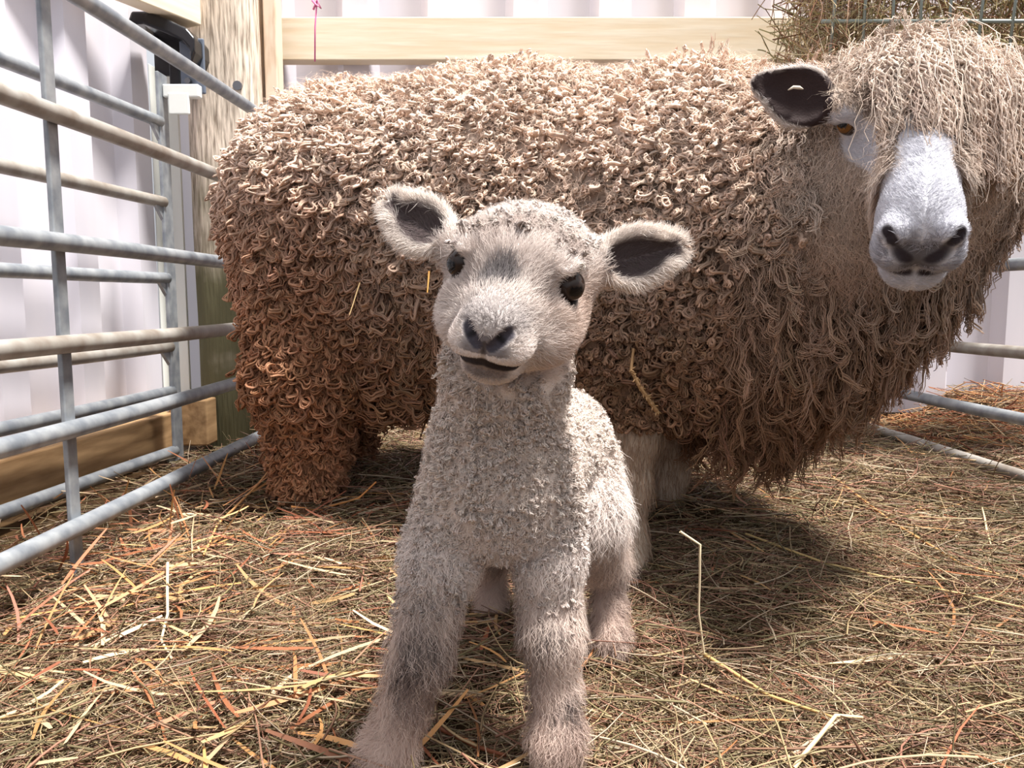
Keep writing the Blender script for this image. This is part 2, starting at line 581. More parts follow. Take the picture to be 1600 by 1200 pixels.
# little gusset plates where the rails meet the upright
for z in zb:
    mb = MB(); x = line_b(1.92); mb.add([(x - .004, 1.925, z - .012), (x - .004, 1.885, z - .012), (x - .004, 1.925, z - .045), (x + .004, 1.925, z - .012), (x + .004, 1.885, z - .012), (x + .004, 1.925, z - .045)],
        [(0, 1, 2), (5, 4, 3), (0, 3, 4, 1), (1, 4, 5, 2), (2, 5, 3, 0)])
    mb.build('gusset', M['galv'], hb)
mb = MB(); x0 = at(250, 150, 1.93)[0]; mb.box((x0 + .045, 1.95, .915), (.085, .025, .03)); mb.box((x0 + .04, 1.94, .885), (.05, .008, .05))
mb.build('latch_plate', M['flash'], hb, bevel=.003)
hr, line_r, zr = hurdle('hurdle', 'grey hurdle on the right behind the ewe, its lowest rail sunk in the hay', 1600, 1.66, 700,
    [413, 551, 652, 738], .7, 2.34, [(2.34, .03, .03, 0), (.7, .03, .03, 0)], top=.95, foot=.0)
for z in (.70,):
    mb = MB(); yy = np.linspace(.7, 2.34, 10); mb.tube(np.stack([line_r(yy), yy, yy * 0 + z], 1), .0135, 14); mb.build('rail', M['galv'], hr, smooth=True)

# ---- timbers
def z_of(py, Y): return at(800, py, Y)[2]
def wood_post():
    m, t, p = mat_new('weathered_post')
    tcn = t.nodes.new('ShaderNodeTexCoord'); mpn = t.nodes.new('ShaderNodeMapping'); mpn.inputs['Scale'].default_value = (26, 26, 2.6)
    t.links.new(tcn.outputs['Object'], mpn.inputs[0])
    nz = t.nodes.new('ShaderNodeTexNoise'); nz.inputs['Scale'].default_value = 5; nz.inputs['Detail'].default_value = 8
    t.links.new(mpn.outputs[0], nz.inputs['Vector'])
    r = t.nodes.new('ShaderNodeValToRGB'); r.color_ramp.elements[0].position = .30; r.color_ramp.elements[1].position = .58
    r.color_ramp.elements[0].color = (*srgb(128, 112, 96), 1); r.color_ramp.elements[1].color = (*srgb(242, 226, 208), 1)
    t.links.new(nz.outputs['Fac'], r.inputs['Fac'])
    # green algae and damp on the lower half
    n2 = t.nodes.new('ShaderNodeTexNoise'); n2.inputs['Scale'].default_value = 5; n2.inputs['Detail'].default_value = 6
    t.links.new(tcn.outputs['Object'], n2.inputs['Vector'])
    sx = t.nodes.new('ShaderNodeSeparateXYZ'); t.links.new(tcn.outputs['Object'], sx.inputs[0])
    mr = t.nodes.new('ShaderNodeMapRange'); mr.inputs['From Min'].default_value = 1.05; mr.inputs['From Max'].default_value = .35; t.links.new(sx.outputs['Z'], mr.inputs['Value'])
    ad = t.nodes.new('ShaderNodeMath'); ad.operation = 'ADD'; t.links.new(mr.outputs[0], ad.inputs[0]); t.links.new(n2.outputs['Fac'], ad.inputs[1])
    r2 = t.nodes.new('ShaderNodeMapRange'); r2.inputs['From Min'].default_value = .75; r2.inputs['From Max'].default_value = 1.35; t.links.new(ad.outputs[0], r2.inputs['Value'])
    mx = t.nodes.new('ShaderNodeMix'); mx.data_type = 'RGBA'; t.links.new(r2.outputs[0], mx.inputs[0]); t.links.new(r.outputs[0], mx.inputs[6])
    mx.inputs[7].default_value = (*srgb(88, 84, 58), 1)
    t.links.new(mx.outputs[2], p.inputs['Base Color']); p.inputs['Roughness'].default_value = .85
    bp = t.nodes.new('ShaderNodeBump'); bp.inputs['Strength'].default_value = .6; bp.inputs['Distance'].default_value = .006
    t.links.new(nz.outputs['Fac'], bp.inputs['Height']); t.links.new(bp.outputs[0], p.inputs['Normal'])
    return m
M['post'] = wood_post()
pxl, pxr = at(297, 400, 2.14)[0], at(404, 400, 2.14)[0]
cx, hw = (pxl + pxr) / 2, (pxr - pxl) / 2
# slightly waney trunk: rounded square section, wandering
K = 40; V = []
for i in range(K):
    z = -.02 + 2.0 * i / (K - 1)
    for k in range(24):
        a = 2 * math.pi * k / 24
        rr_ = (abs(math.cos(a)) ** 5 + abs(math.sin(a)) ** 5) ** (-1 / 5)
        rr_ *= 1 + .018 * math.sin(3 * a + z * 3) + .012 * math.sin(7 * a + z * 9)
        V.append((cx + hw * rr_ * math.cos(a), 2.22 + .085 * rr_ * math.sin(a), z))
F = [(i * 24 + k, i * 24 + (k + 1) % 24, (i + 1) * 24 + (k + 1) % 24, (i + 1) * 24 + k) for i in range(K - 1) for k in range(24)]
F += [tuple(range(23, -1, -1)), tuple((K - 1) * 24 + k for k in range(24))]
mb = MB(); mb.add(V, F)
post = tag(mb.build('post', M['post'], smooth=True, loc=(cx, 2.22, 0)), 'weathered wooden corner post with green algae beside the white wall', 'post')
knot = MB(); kp = at(370, 133, 2.13); knot.tube([(kp[0], 2.132, kp[2]), (kp[0], 2.146, kp[2])], .012, 12)
knot.build('bolt_head', M['bolt'], post)
# pale sawn batten fixed to the post's right side
bx_ = at(413, 100, 2.14)[0]
mb = MB(); mb.box((bx_ - .004, 2.24, 1.0), (.034, .06, 2.0))
tag(mb.build('batten', M['batten'], bevel=.003), 'pale sawn batten fixed upright against the right side of the weathered post', 'batten')
# rails
zt, zb_ = z_of(12, 2.25), z_of(82, 2.25)
mb = MB(); mb.box((.80, 2.345, (zt + zb_) / 2), (3.0, .05, zt - zb_))
rail = tag(mb.build('timber_rail', M['pine'], bevel=.003), 'sunlit pine rail running across the back above the ewe', 'rail')
e0 = at(304, 50, 2.12); e1 = e0 + np.array([-.42, -.90, 0.0])
mb = MB(); mb.beam(e0 + [0, 0, .082], e1 + [0, 0, .082], .05, .14)
tag(mb.build('timber_rail', M['pine'], bevel=.003), 'pine rail at the top left running forward from the post over the black bracket', 'rail')
# baulk on the floor along the left wall
mb = MB(); a_ = np.array([wl(2.08) + .07, 2.08, .085]); b_ = np.array([wl(.4) + .048, .4, .085]); mb.beam(a_, b_, .10, .095)
tag(mb.build('floor_timber', M['oldwood'], bevel=.004), 'damp brown timber baulk lying along the foot of the left wall', 'timber')
a2 = at(322, 665, 2.08)
mb = MB(); mb.box((a2[0] - .035, 2.085, .105), (.10, .07, .12))
tag(mb.build('wood_block', M['oldwood'], bevel=.004), 'short brown wood block at the foot of the weathered post', 'block')

# ---- black bracket on the post
br = empty('bracket', at(300, 100, 2.10), 'black moulded bracket hood fixed to the upper left of the weathered post', 'bracket')
hood = MB()
P0 = []
outer = [(222, 30), (246, 30), (282, 44), (306, 56), (318, 70), (319, 92)]
c_ = []
for (px, py) in outer: c_.append(at(px, py, 2.08))
n_ = len(c_)
for (yf, yb) in ((2.02, 2.12),):
    ring = []
    for y_ in (yf, yb):
        for s_ in (0, 1):
            for p_ in c_:
                q = p_.copy(); q[1] = y_
                if s_: q = q + np.array([-.012, 0, -.03])
                ring.append(q)
    F = []
    for s_ in range(n_ - 1):
        F += [(s_, s_ + 1, 2 * n_ + s_ + 1, 2 * n_ + s_), (n_ + s_ + 1, n_ + s_, 3 * n_ + s_, 3 * n_ + s_ + 1), (s_ + 1, s_, n_ + s_, n_ + s_ + 1), (2 * n_ + s_, 2 * n_ + s_ + 1, 3 * n_ + s_ + 1, 3 * n_ + s_)]
    F += [(0, 2 * n_, 3 * n_, n_), (n_ - 1, 2 * n_ - 1, 4 * n_ - 1, 3 * n_ - 1)]
    hood.add(ring, F)
hood.build('hood', M['black'], br, bevel=.006, seg=3)
back = MB(); p_ = at(268, 85, 2.11); back.box((p_[0], 2.125, p_[2]), (.10, .012, .10)); back.box((p_[0] + .01, 2.11, p_[2] - .055), (.03, .02, .09)); back.build('back_plate', M['black'], br, bevel=.004)
pl = MB(); p_ = at(300, 103, 2.07); pl.box((p_[0], 2.075, p_[2]), (.062, .008, .135)); pl.build('fixing_plate', M['slate'], br, bevel=.010, seg=3)
for (px, py) in ((301, 84), (293, 126)):
    b_ = MB(); q = at(px, py, 2.06); b_.tube([(q[0], 2.058, q[2]), (q[0], 2.072, q[2])], .008, 6); b_.build('bolt', M['bolt'], br)
# pink twine over the rail
mb = MB(); q0, q1 = at(496, -10, 2.235), at(492, 96, 2.235)
mb.tube([q0, (q0 + q1) / 2 + [-.003, 0, 0], q1], .0022, 8); q = at(494, 8, 2.235)
mb.tube([q + [-.01, 0, .012], q + [0, -.006, 0], q + [.012, 0, -.008], q + [.004, -.004, .012], q + [-.008, 0, -.012]], .003, 8)
tag(mb.build('twine', M['twine'], smooth=True), 'thin pink twine hanging knotted over the back pine rail', 'twine')

# ------------------------------------------------------------------ THE LAMB
def frame(f, roll=0.0):
    """columns: picture right, forward out of the nose, up out of the crown"""
    f = nrm(f); r = nrm(np.cross(f, [0, 0, 1.0])) * -1.0
    u = np.cross(r, f); 
    if u[2] < 0: u = -u
    r2 = r * math.cos(roll) - u * math.sin(roll); u2 = u * math.cos(roll) + r * math.sin(roll)
    return np.stack([r2, f, u2], 1)

LH = frame((-.225, -.86, -.355), math.radians(13))
LO = at(811, 422, .60)
LS = 1.07
lh = lambda x, y, z: LO + LH @ np.array([x, y, z], float)

def ear(F, base, tip, wid, nrml, thick=.0085, hollow=.0065, rb=.011):
    base, tip = np.array(base), np.array(tip)
    a = nrm(tip - base); nn = nrm(nrml - a * np.dot(nrml, a)); b = np.cross(nn, a)
    R = np.stack([a, b, nn], 1); L = np.linalg.norm(tip - base); c = base + a * L * .50
    F.cone(base - a * .02, base + a * L * .3, rb * 1.15, rb * .8, k=.02)
    F.ell(c - a * L * .05, (L * .37, wid / 2, thick), R, k=.012)
    F.ell(c + a * L * .20, (L * .33, wid * .27, thick * .85), R, k=.014)
    F.ell(c - a * L * .04 + nn * hollow, (L * .32, wid * .38, thick * 1.05), R, k=.004, sub=True)
    F.ell(c + a * L * .19 + nn * hollow, (L * .27, wid * .19, thick * .9), R, k=.004, sub=True)
    return c, R, L, wid

lamb = empty('lamb', (at(800, 900, .8)[0], .80, 0), 'cream newborn lamb standing in front of the ewe with its head tilted', 'lamb')
LF = Field()
def lf(px, py, Y): return at(px, py, Y)
LF.cone(lf(785, 735, .705), lf(872, 690, .96), .052, .060, k=.03)
LF.ell(lf(783, 740, .705), (.055, .052, .070), k=.03)
LF.cone(lf(783, 690, .70), lf(790, 580, .665), .051, .047, k=.03)
LF.cone(lf(792, 575, .665), LO + LH @ np.array([0, -.045, -.015]), .041, .036, k=.02)
LF.cone(lf(745, 785, .70), lf(822, 785, .70), .034, .034, k=.03)
for pts in ([(718, 790, .70, .035), (690, 870, .695, .030), (668, 965, .69, .0235), (655, 1020, .683, .0245), (630, 1100, .68, .0185), (607, 1175, .672, .0215), (602, 1212, .662, .017)],
            [(848, 790, .70, .033), (856, 870, .70, .027), (858, 940, .70, .0225), (862, 990, .69, .024), (866, 1080, .69, .0180), (870, 1150, .682, .0215), (873, 1195, .672, .017)],
            [(905, 730, .93, .046), (915, 800, .885, .037), (932, 850, .92, .026), (950, 890, .965, .0175), (950, 950, .95, .0165), (953, 1000, .925, .0195), (955, 1022, .915, .016)],
            [(800, 740, .95, .044), (778, 800, .91, .034), (768, 850, .97, .022), (766, 885, 1.02, .017), (768, 925, 1.02, .0165), (768, 960, 1.0, .019)]):
    for a, b in zip(pts[:-1], pts[1:]):
        LF.cone(lf(*a[:3]), lf(*b[:3]), a[3], b[3], k=.012)
# head
def H(F, fr, o, kind, *args, **kw):
    sc = kw.pop('sc', 1.0)
    tr = lambda p: o + fr @ (np.array(p, float) * sc)
    if kind == 'c': F.cone(tr(args[0]), tr(args[1]), args[2] * sc, args[3] * sc, **kw)
    else:
        Rl = kw.pop('R', np.eye(3)); F.ell(tr(args[0]), np.array(args[1]) * sc, fr @ Rl, **kw)
h = lambda *a, **k: H(LF, LH, LO, *a, sc=LS, **k)
h('e', (0, -.030, -.005), (.049, .050, .033), k=.02)
h('e', (0, .000, .006), (.040, .034, .027), k=.015)
h('c', (0, .01, -.010), (0, .055, -.019), .031, .0235, k=.015)
h('e', (0, -.012, -.026), (.046, .042, .032), k=.02)
for s in (-1, 1):
    h('e', (s * .026, .012, -.034), (.022, .034, .022), k=.02)
h('c', (0, -.02, -.044), (0, .048, -.043), .028, .0185, k=.016)
h('e', (0, .071, -.014), (.0175, .013, .0155), k=.010)
for s in (-1, 1):
    h('e', (s * .0105, .066, -.027), (.0155, .0150, .0110), k=.013)
    h('e', (s * .033, .010, .0165), (.011, .016, .005), k=.010)          # brow
    h('e', (s * .030, .016, -.014), (.012, .018, .009), k=.010)         # under the eye
    h('e', (s * .0395, .014, .0015), (.0115, .0115, .0102), k=.004, sub=True)
    h('c', (s * .0055, .0855, -.0195), (s * .0125, .0815, -.0115), .0030, .0036, k=.003, sub=True)
    h('c', (s * .0125, .0815, -.0115), (s * .0165, .0755, -.0085), .0034, .0018, k=.003, sub=True)
h('e', (0, .060, -.0465), (.0165, .0140, .0075), k=.010)
h('c', (0, .0865, -.0205), (0, .083, -.0305), .0016, .0016, k=.003, sub=True)
for s in (-1, 1):
    h('c', (0, .0835, -.0340), (s * .013, .0775, -.0362), .0032, .0030, k=.002, sub=True)
    h('c', (s * .013, .0775, -.0362), (s * .021, .066, -.0368), .0028, .0012, k=.002, sub=True)
lamb_ears = [ear(LF, at(708, 388, .628), at(606, 314, .645), .043, np.array([.35, -1, -.05])),
             ear(LF, at(920, 420, .625), at(1066, 384, .630), .043, np.array([-.25, -1, -.12]))]

def skin_mesh(F, lo, hi, flo, fhi, coarse, fine):
    ax = [axis_steps(lo[i], hi[i], flo[i], fhi[i], coarse, fine) for i in range(3)]
    D = F.grid(*ax)
    V, Q = surface_nets(D, *ax)
    N, A = vnormals(V, Q)
    return V, Q, N, A
LV, LQ, LN, LA = skin_mesh(LF, (-.20, .47, -.02), (.24, 1.10, .56), (-.09, .47, .33), (.10, .60, .47), .0045, .0013)

def to_local(P, O, R, sc=1.0): return (P - O) @ R / sc
CREAM = srgb(238, 225, 216)

def smooth(a, b, v):
    t_ = np.clip((v - a) / (b - a), 0, 1); return t_ * t_ * (3 - 2 * t_)

def lamb_regions(P):
    q = to_local(P, LO, LH, LS)
    head = smooth(-.075, -.045, q[:, 1]) * smooth(-.088, -.066, q[:, 2]) * (P[:, 2] > .30)
    near_ear = np.zeros(len(P)); inner = np.zeros(len(P))
    for c, R, L, W in lamb_ears:
        e = (P - c) @ R
        s_ = e[:, 0] / L + .5
        on = (np.abs(e[:, 2]) < .024) & (np.abs(e[:, 1]) < W * .62) & (s_ > .12) & (s_ < 1.15) & (np.abs(q[:, 0]) > .046)
        near_ear = np.maximum(near_ear, on)
        hwid = W * .38 * np.sqrt(np.clip(1 - ((s_ - .46) / .33) ** 2, 0, 1)) ; hwid = np.maximum(hwid, W * .19 * np.sqrt(np.clip(1 - ((s_ - .69) / .27) ** 2, 0, 1)))
        ri = np.abs(e[:, 1]) / np.maximum(hwid, 1e-4)
        inner = np.maximum(inner, on * (1 - smooth(.7, 1.15, ri)) * (e[:, 2] > -.005))
    return q, head, near_ear, inner

def lamb_colour(P, var=0.0, streak=False):
    """the coat's own markings"""
    n = len(P)
    q, head, earm, inner = lamb_regions(P)
    C = np.repeat(CREAM[None], n, 0)
    n1 = vnoise(P, 60, 3)[:, None]; n2 = vnoise(P, 130, 5)[:, None]
    # legs: roan, sandy, with grey patches
    leg = smooth(.235, .12, P[:, 2])[:, None]
    C = C * (1 - .6 * leg) + srgb(178, 154, 142) * .6 * leg
    gp = np.clip(n1 * 1.2 + .15, 0, 1) * leg
    if streak: gp = (rng.random((n, 1)) < gp * .8) * 1.2
    C = C * (1 - .55 * gp) + srgb(98, 84, 80) * .55 * gp
    kn = np.exp(-((P[:, 2] - .205) / .035) ** 2)[:, None] * .6
    C = C * (1 - kn) + srgb(238, 228, 224) * kn  # highlight on the knees, painted in as whiter hair
    lo_ = smooth(.12, .03, P[:, 2])[:, None]
    C = C * (1 - .25 * lo_) + srgb(186, 150, 134) * .25 * lo_
    # dark blotches on the picture-right foreleg
    for (px, py, Y, r) in ((862, 1005, .665, .012), (868, 1115, .665, .012), (880, 1100, .665, .010), (655, 1010, .66, .016), (640, 1050, .66, .018)):
        d = np.linalg.norm(P - at(px, py, Y), axis=1); w_ = (.42 * smooth(r * 1.7, r * .3, d + .8 * r * n2[:, 0]))[:, None]
        if streak: w_ = (rng.random((n, 1)) < w_) * .85
        C = C * (1 - w_) + srgb(62, 56, 58) * w_
    hm = head[:, None]
    # face: greyer brow, pinkish shade painted on the picture-right cheek, pale muzzle
    face = srgb(222, 211, 205)
    C = C * (1 - hm) + face * hm
    gb = hm * np.clip(.30 + .6 * n2, 0, .65) * (smooth(.075, .0, q[:, 1]) * smooth(-.03, .0, q[:, 1]))[:, None]
    C = C * (1 - gb) + srgb(178, 160, 152) * gb
    ck = hm * (.45 * smooth(.012, .03, q[:, 0]) * smooth(.055, .02, q[:, 1]) * smooth(.015, -.01, q[:, 2]))[:, None]
    C = C * (1 - ck) + srgb(214, 184, 164) * ck
    sp_ = ((q[:, 0] + .004) / .0125) ** 2 + ((q[:, 1] - .040) / .009) ** 2
    ds = hm * (smooth(1.5, .5, sp_ + .5 * n2[:, 0]) * (q[:, 2] > 0.0))[:, None] * .85
    C = C * (1 - ds) + srgb(84, 80, 84) * ds
    nb = hm * (.6 * smooth(.046, .066, q[:, 1]) * smooth(-.020, -.006, q[:, 2]))[:, None]
    C = C * (1 - nb) + srgb(120, 114, 116) * nb
    # nose leather
    pad = hm * smooth(.079, .0835, q[:, 1] + .0 * q[:, 2])[:, None] * (q[:, 2] > -.026)[:, None] * (q[:, 2] < -.012)[:, None]
    no = 0
    for s in (-1, 1):
        a = np.array([s * .005, .0855, -.0195]); b = np.array([s * .0145, .079, -.0095])
        h_ = np.clip(((q - a) @ (b - a)) / ((b - a) @ (b - a)), 0, 1); no = np.maximum(no, smooth(.0060, .0036, np.linalg.norm(q - a - h_[:, None] * (b - a), axis=1)))
    a = np.array([0, .0865, -.017]); b = np.array([0, .084, -.031]); h_ = np.clip(((q - a) @ (b - a)) / ((b - a) @ (b - a)), 0, 1)
    no2 = smooth(.0030, .0014, np.linalg.norm(q - a - h_[:, None] * (b - a), axis=1))
    mo = 0
    for s in (-1, 1):
        for a, b in (((0, .0835, -.0340), (s * .013, .0775, -.0362)), ((s * .013, .0775, -.0362), (s * .020, .067, -.0368))):
            a, b = np.array(a), np.array(b); h_ = np.clip(((q - a) @ (b - a)) / ((b - a) @ (b - a)), 0, 1)
            mo = np.maximum(mo, smooth(.0062, .0040, np.linalg.norm(q - a - h_[:, None] * (b - a), axis=1)))
    ey = 0
    for s in (-1, 1):
        ey = np.maximum(ey, smooth(.0155, .0120, np.linalg.norm(q - np.array([s * .0395, .014, .0015]), axis=1)))
    lip = (hm[:, 0] * smooth(.019, .012, np.abs(q[:, 0])) * smooth(.062, .068, q[:, 1]) * smooth(-.050, -.045, q[:, 2]) * smooth(-.034, -.038, q[:, 2]))[:, None] * .75
    C = C * (1 - lip) + srgb(92, 78, 76) * lip  # greyish lower lip, with the shade on the chin painted in
    dark = {'pad': np.clip(np.maximum(pad[:, 0] * .75, no) * head, 0, 1), 'mouth': np.clip(np.maximum(mo, no2) * head, 0, 1), 'eye': ey * head}
    C = C * (1 - .8 * earm[:, None]) + srgb(236, 226, 218) * .8 * earm[:, None]
    C = C * (1 - inner[:, None]) + srgb(104, 92, 92) * inner[:, None]
    return C, dark, q, head, earm, inner

C, dark, q, head, earm, inner = lamb_colour(LV)
C = C * .92
for key, cc in (('pad', srgb(66, 62, 70)), ('mouth', srgb(40, 32, 34)), ('eye', srgb(40, 32, 30))):
    w_ = dark[key][:, None]; C = C * (1 - w_) + cc * w_
for s in (-1, 1):
    dn = np.linalg.norm(q - np.array([s * .0105, .0825, -.0135]), axis=1)
    w_ = (smooth(.0050, .0032, dn) * head)[:, None]; C = C * (1 - w_) + srgb(18, 14, 16) * w_
hf_ = smooth(.022, .012, LV[:, 2])[:, None]
C = C * (1 - hf_ * .7) + srgb(70, 58, 50) * .7 * hf_
lamb_body = mesh_np('body', LV, LQ, M['skin'], C, lamb)

def eyeball(name, parent, c, r, fwd, iris, pupil=(.55, .26), up=(0, 0, 1), white=srgb(40, 30, 26)):
    """sphere with iris and pupil coloured by direction"""
    nu, nv = 40, 28
    th = np.linspace(0, math.pi, nv)[:, None]; ph = np.linspace(0, 2 * math.pi, nu, endpoint=False)[None]
    f = nrm(fwd); x = nrm(np.cross(f, up)); z = np.cross(x, f)
    lx, lz, ly = np.sin(th) * np.cos(ph), np.sin(th) * np.sin(ph), np.cos(th) + 0 * ph
    D_ = lx[..., None] * x + lz[..., None] * z + ly[..., None] * f
    V = (c + r * D_ * (1 + .06 * (ly > .8))[..., None]).reshape(-1, 3)
    i = np.arange(nv - 1)[:, None] * nu; j = np.arange(nu)[None]; j2 = (j + 1) % nu
    Q = np.stack([i + j, i + j2, i + nu + j2, i + nu + j], -1).reshape(-1, 4)
    C = np.repeat(np.array(white)[None], len(V), 0)
    lxf, lzf, lyf = lx.ravel(), lz.ravel(), (ly + 0 * lx).ravel()
    rad = np.sqrt(lxf ** 2 + lzf ** 2)
    C[(rad < .80) & (lyf > 0)] = iris
    C[((lxf / pupil[0]) ** 2 + (lzf / pupil[1]) ** 2 < 1) & (lyf > 0)] = (.004, .004, .005)
    return mesh_np(name, V, Q, M['eye'], C, parent)
M['eye'] = mat_attr('wet_eye', .04, .28)
for s in (-1, 1):
    fwd = LH @ nrm(np.array([s * .62, .78, .05]))
    eyeball('eye', lamb, LO + LH @ np.array([s * .0365, .0110, .0012]) * LS, .0128, fwd, srgb(52, 40, 34), (.42, .30), up=LH[:, 2])

# ------------------------------------------------------------------ THE EWE
EF = Field()
ewe = empty('ewe', (.0, 1.40, 0), 'long-woolled ewe with curly brown fleece and white face standing behind the lamb', 'sheep')
g_ = lambda px, py, Y: at(px, py, Y)
EF.cone(g_(560, 338, 1.60), g_(800, 366, 1.52), .235, .272, k=.08)
EF.cone(g_(800, 366, 1.52), g_(1090, 378, 1.36), .272, .243, k=.08)
EF.cone(g_(1090, 355, 1.36), g_(1230, 410, 1.22), .240, .190, k=.08)
EF.cone(g_(620, 520, 1.52), g_(900, 520, 1.42), .125, .14, k=.08)
EF.ell(g_(530, 365, 1.58), (.165, .17, .24), k=.08)            # rump
EF.cone(g_(1040, 520, 1.30), g_(1150, 560, 1.24), .135, .125, k=.06)    # brisket
# neck, bib
EF.cone(g_(1180, 340, 1.25), g_(1400, 250, 1.08), .165, .130, k=.06)
EF.cone(g_(1325, 300, 1.13), g_(1310, 435, 1.12), .120, .100, k=.05)
EF.cone(g_(1445, 290, 1.09), g_(1425, 385, 1.08), .110, .075, k=.05)
# hind legs (near, far), fore legs (near, far)
for pts in ([(500, 450, 1.50, .125), (480, 590, 1.47, .092), (482, 690, 1.48, .060), (482, 750, 1.47, .046), (480, 800, 1.45, .042)],
            [(560, 500, 1.72, .10), (548, 620, 1.72, .06), (548, 690, 1.74, .036), (545, 745, 1.72, .034)],
            [(965, 560, 1.26, .085), (980, 670, 1.23, .048), (984, 760, 1.22, .028), (983, 830, 1.21, .021), (982, 872, 1.20, .024), (982, 893, 1.185, .022)],
            [(1080, 600, 1.45, .08), (1058, 690, 1.46, .035), (1050, 730, 1.46, .026), (1045, 778, 1.46, .028)]):
    for a, b in zip(pts[:-1], pts[1:]):
        EF.cone(g_(*a[:3]), g_(*b[:3]), a[3], b[3], k=.03)
EH = frame((-.27, -.66, -.71), math.radians(3))
EO = at(1436, 170, .965)
ES = 1.13
E = lambda *a, **k: H(EF, EH, EO, *a, sc=ES, **k)
E('e', (0, -.030, -.024), (.066, .062, .054), k=.04)
E('e', (0, -.045, -.020), (.076, .052, .040), k=.03)             # wool-padded poll
E('c', (0, .00, -.008), (0, .130, -.010), .050, .0320, k=.02)
E('c', (0, -.02, -.045), (0, .135, -.048), .050, .026, k=.03)
E('e', (0, .155, -.024), (.0375, .036, .038), k=.02)
E('e', (0, .166, -.066), (.030, .026, .022), k=.012)           # lower lip and chin
for s in (-1, 1):
    E('e', (s * .019, .174, -.036), (.0215, .024, .022), k=.010)  # upper lip
    E('e', (s * .023, .180, -.010), (.0145, .016, .013), k=.010)  # nostril wing
    E('c', (s * .008, .201, -.030), (s * .021, .200, -.018), .0035, .0050, k=.005, sub=True)
    E('c', (s * .021, .200, -.018), (s * .030, .190, -.004), .0050, .0030, k=.005, sub=True)
    E('e', (s * .066, .006, .014), (.014, .020, .007), k=.014)    # brow
    E('e', (s * .071, .018, -.004), (.0130, .0135, .0105), k=.005, sub=True)
    E('c', (0, .195, -.053), (s * .021, .184, -.053), .0022, .0020, k=.003, sub=True)
    E('c', (s * .021, .184, -.053), (s * .033, .150, -.048), .0020, .0010, k=.003, sub=True)
E('c', (0, .202, -.028), (0, .197, -.052), .0022, .0022, k=.004, sub=True)
ewe_ears = [ear(EF, at(1312, 172, .985), at(1176, 126, 1.0), .078, np.array([.1, -1, -.12]), thick=.0085, hollow=.007, rb=.016),
            ear(EF, at(1566, 175, 1.02), at(1700, 150, 1.06), .078, np.array([-.1, -1, -.12]), thick=.0085, hollow=.007, rb=.016)]
EV, EQ, EN, EA = skin_mesh(EF, (-.72, .72, -.01), (.92, 1.98, .98), (.42, .76, .35), (.60, 1.0, .66), .0085, .0022)

EYE_E = [np.array([s * .0695, .0165, -.0045]) for s in (-1, 1)]
def seg_d(q, a, b):
    a, b = np.array(a, float), np.array(b, float); h_ = np.clip(((q - a) @ (b - a)) / ((b - a) @ (b - a)), 0, 1)
    return np.linalg.norm(q - a - h_[:, None] * (b - a), axis=1)

def ewe_regions(P):
    q = to_local(P, EO, EH, ES)
    earm = np.zeros(len(P)); inner = np.zeros(len(P))
    for c, R, L, W in ewe_ears:
        e = (P - c) @ R
        s_ = e[:, 0] / L + .5
        on = (np.abs(e[:, 2]) < .03) & (np.abs(e[:, 1]) < W * .62) & (s_ > .06) & (s_ < 1.15) & (np.abs(q[:, 0]) > .085)
        earm = np.maximum(earm, on)
        hwid = np.maximum(W * .44 * np.sqrt(np.clip(1 - ((s_ - .42) / .42) ** 2, 0, 1)), W * .24 * np.sqrt(np.clip(1 - ((s_ - .69) / .32) ** 2, 0, 1)))
        inner = np.maximum(inner, on * (1 - smooth(.92, 1.04, np.abs(e[:, 1]) / np.maximum(hwid, 1e-4))) * (e[:, 2] > -.007))
    # bare face: bridge of the nose, muzzle, and a patch below each eye
    bare = (q[:, 1] > .02) & (q[:, 1] < .25) & (np.abs(q[:, 0]) < .075) & (q[:, 2] > -.10) & (q[:, 2] < .08)
    m1 = smooth(.028, .014, np.abs(q[:, 0])) * smooth(.045, .075, q[:, 1])
    m2 = smooth(.105, .130, q[:, 1])
    m3 = 0
    for s in (-1, 1):
        m3 = np.maximum(m3, smooth(.036, .026, np.linalg.norm((q - np.array([s * .060, .054, -.012])) * np.array([1, .75, 1.2]), axis=1)))
        m3 = np.maximum(m3, smooth(.022, .016, np.linalg.norm(q - np.array([s * .0695, .0185, .000]), axis=1)))
    face = bare * np.maximum(np.maximum(m1, m2), 0)
    face = np.maximum(face, m3 * (np.abs(q[:, 0]) > .03) * (q[:, 1] > -.01))
    return q, earm, inner, np.clip(face, 0, 1)

def ewe_colour(P):
    q, earm, inner, face = ewe_regions(P)
    n1 = vnoise(P, 14, 11)[:, None]; n2 = vnoise(P, 45, 12)[:, None]
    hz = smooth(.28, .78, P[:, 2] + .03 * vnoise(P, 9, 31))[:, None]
    C = srgb(156, 120, 94) * (1 - hz) + srgb(250, 226, 208) * hz  # cleaner back, dirtier belly; overhead light and shade below also painted in
    rump = smooth(-.18, -.36, P[:, 0])[:, None] * smooth(.72, .5, P[:, 2])[:, None]
    C = C * (1 - .6 * rump) + srgb(204, 148, 112) * .6 * rump
    neck = smooth(.38, .46, P[:, 0])[:, None]
    C = C * (1 - .65 * neck) + srgb(176, 156, 142) * .65 * neck * smooth(.35, .6, P[:, 2])[:, None] + C * .65 * neck * (1 - smooth(.35, .6, P[:, 2])[:, None])
    hd = (smooth(-.13, -.07, q[:, 1]) * smooth(.17, .12, np.linalg.norm(q * np.array([1, .7, 1]), axis=1)))[:, None]
    C = C * (1 - .8 * hd) + srgb(218, 200, 186) * .8 * hd
    C = C * (1 + .10 * n1 + .06 * n2)
    C = C * (1 - face[:, None]) + srgb(204, 204, 212) * face[:, None]
    return C, q, earm, inner, face

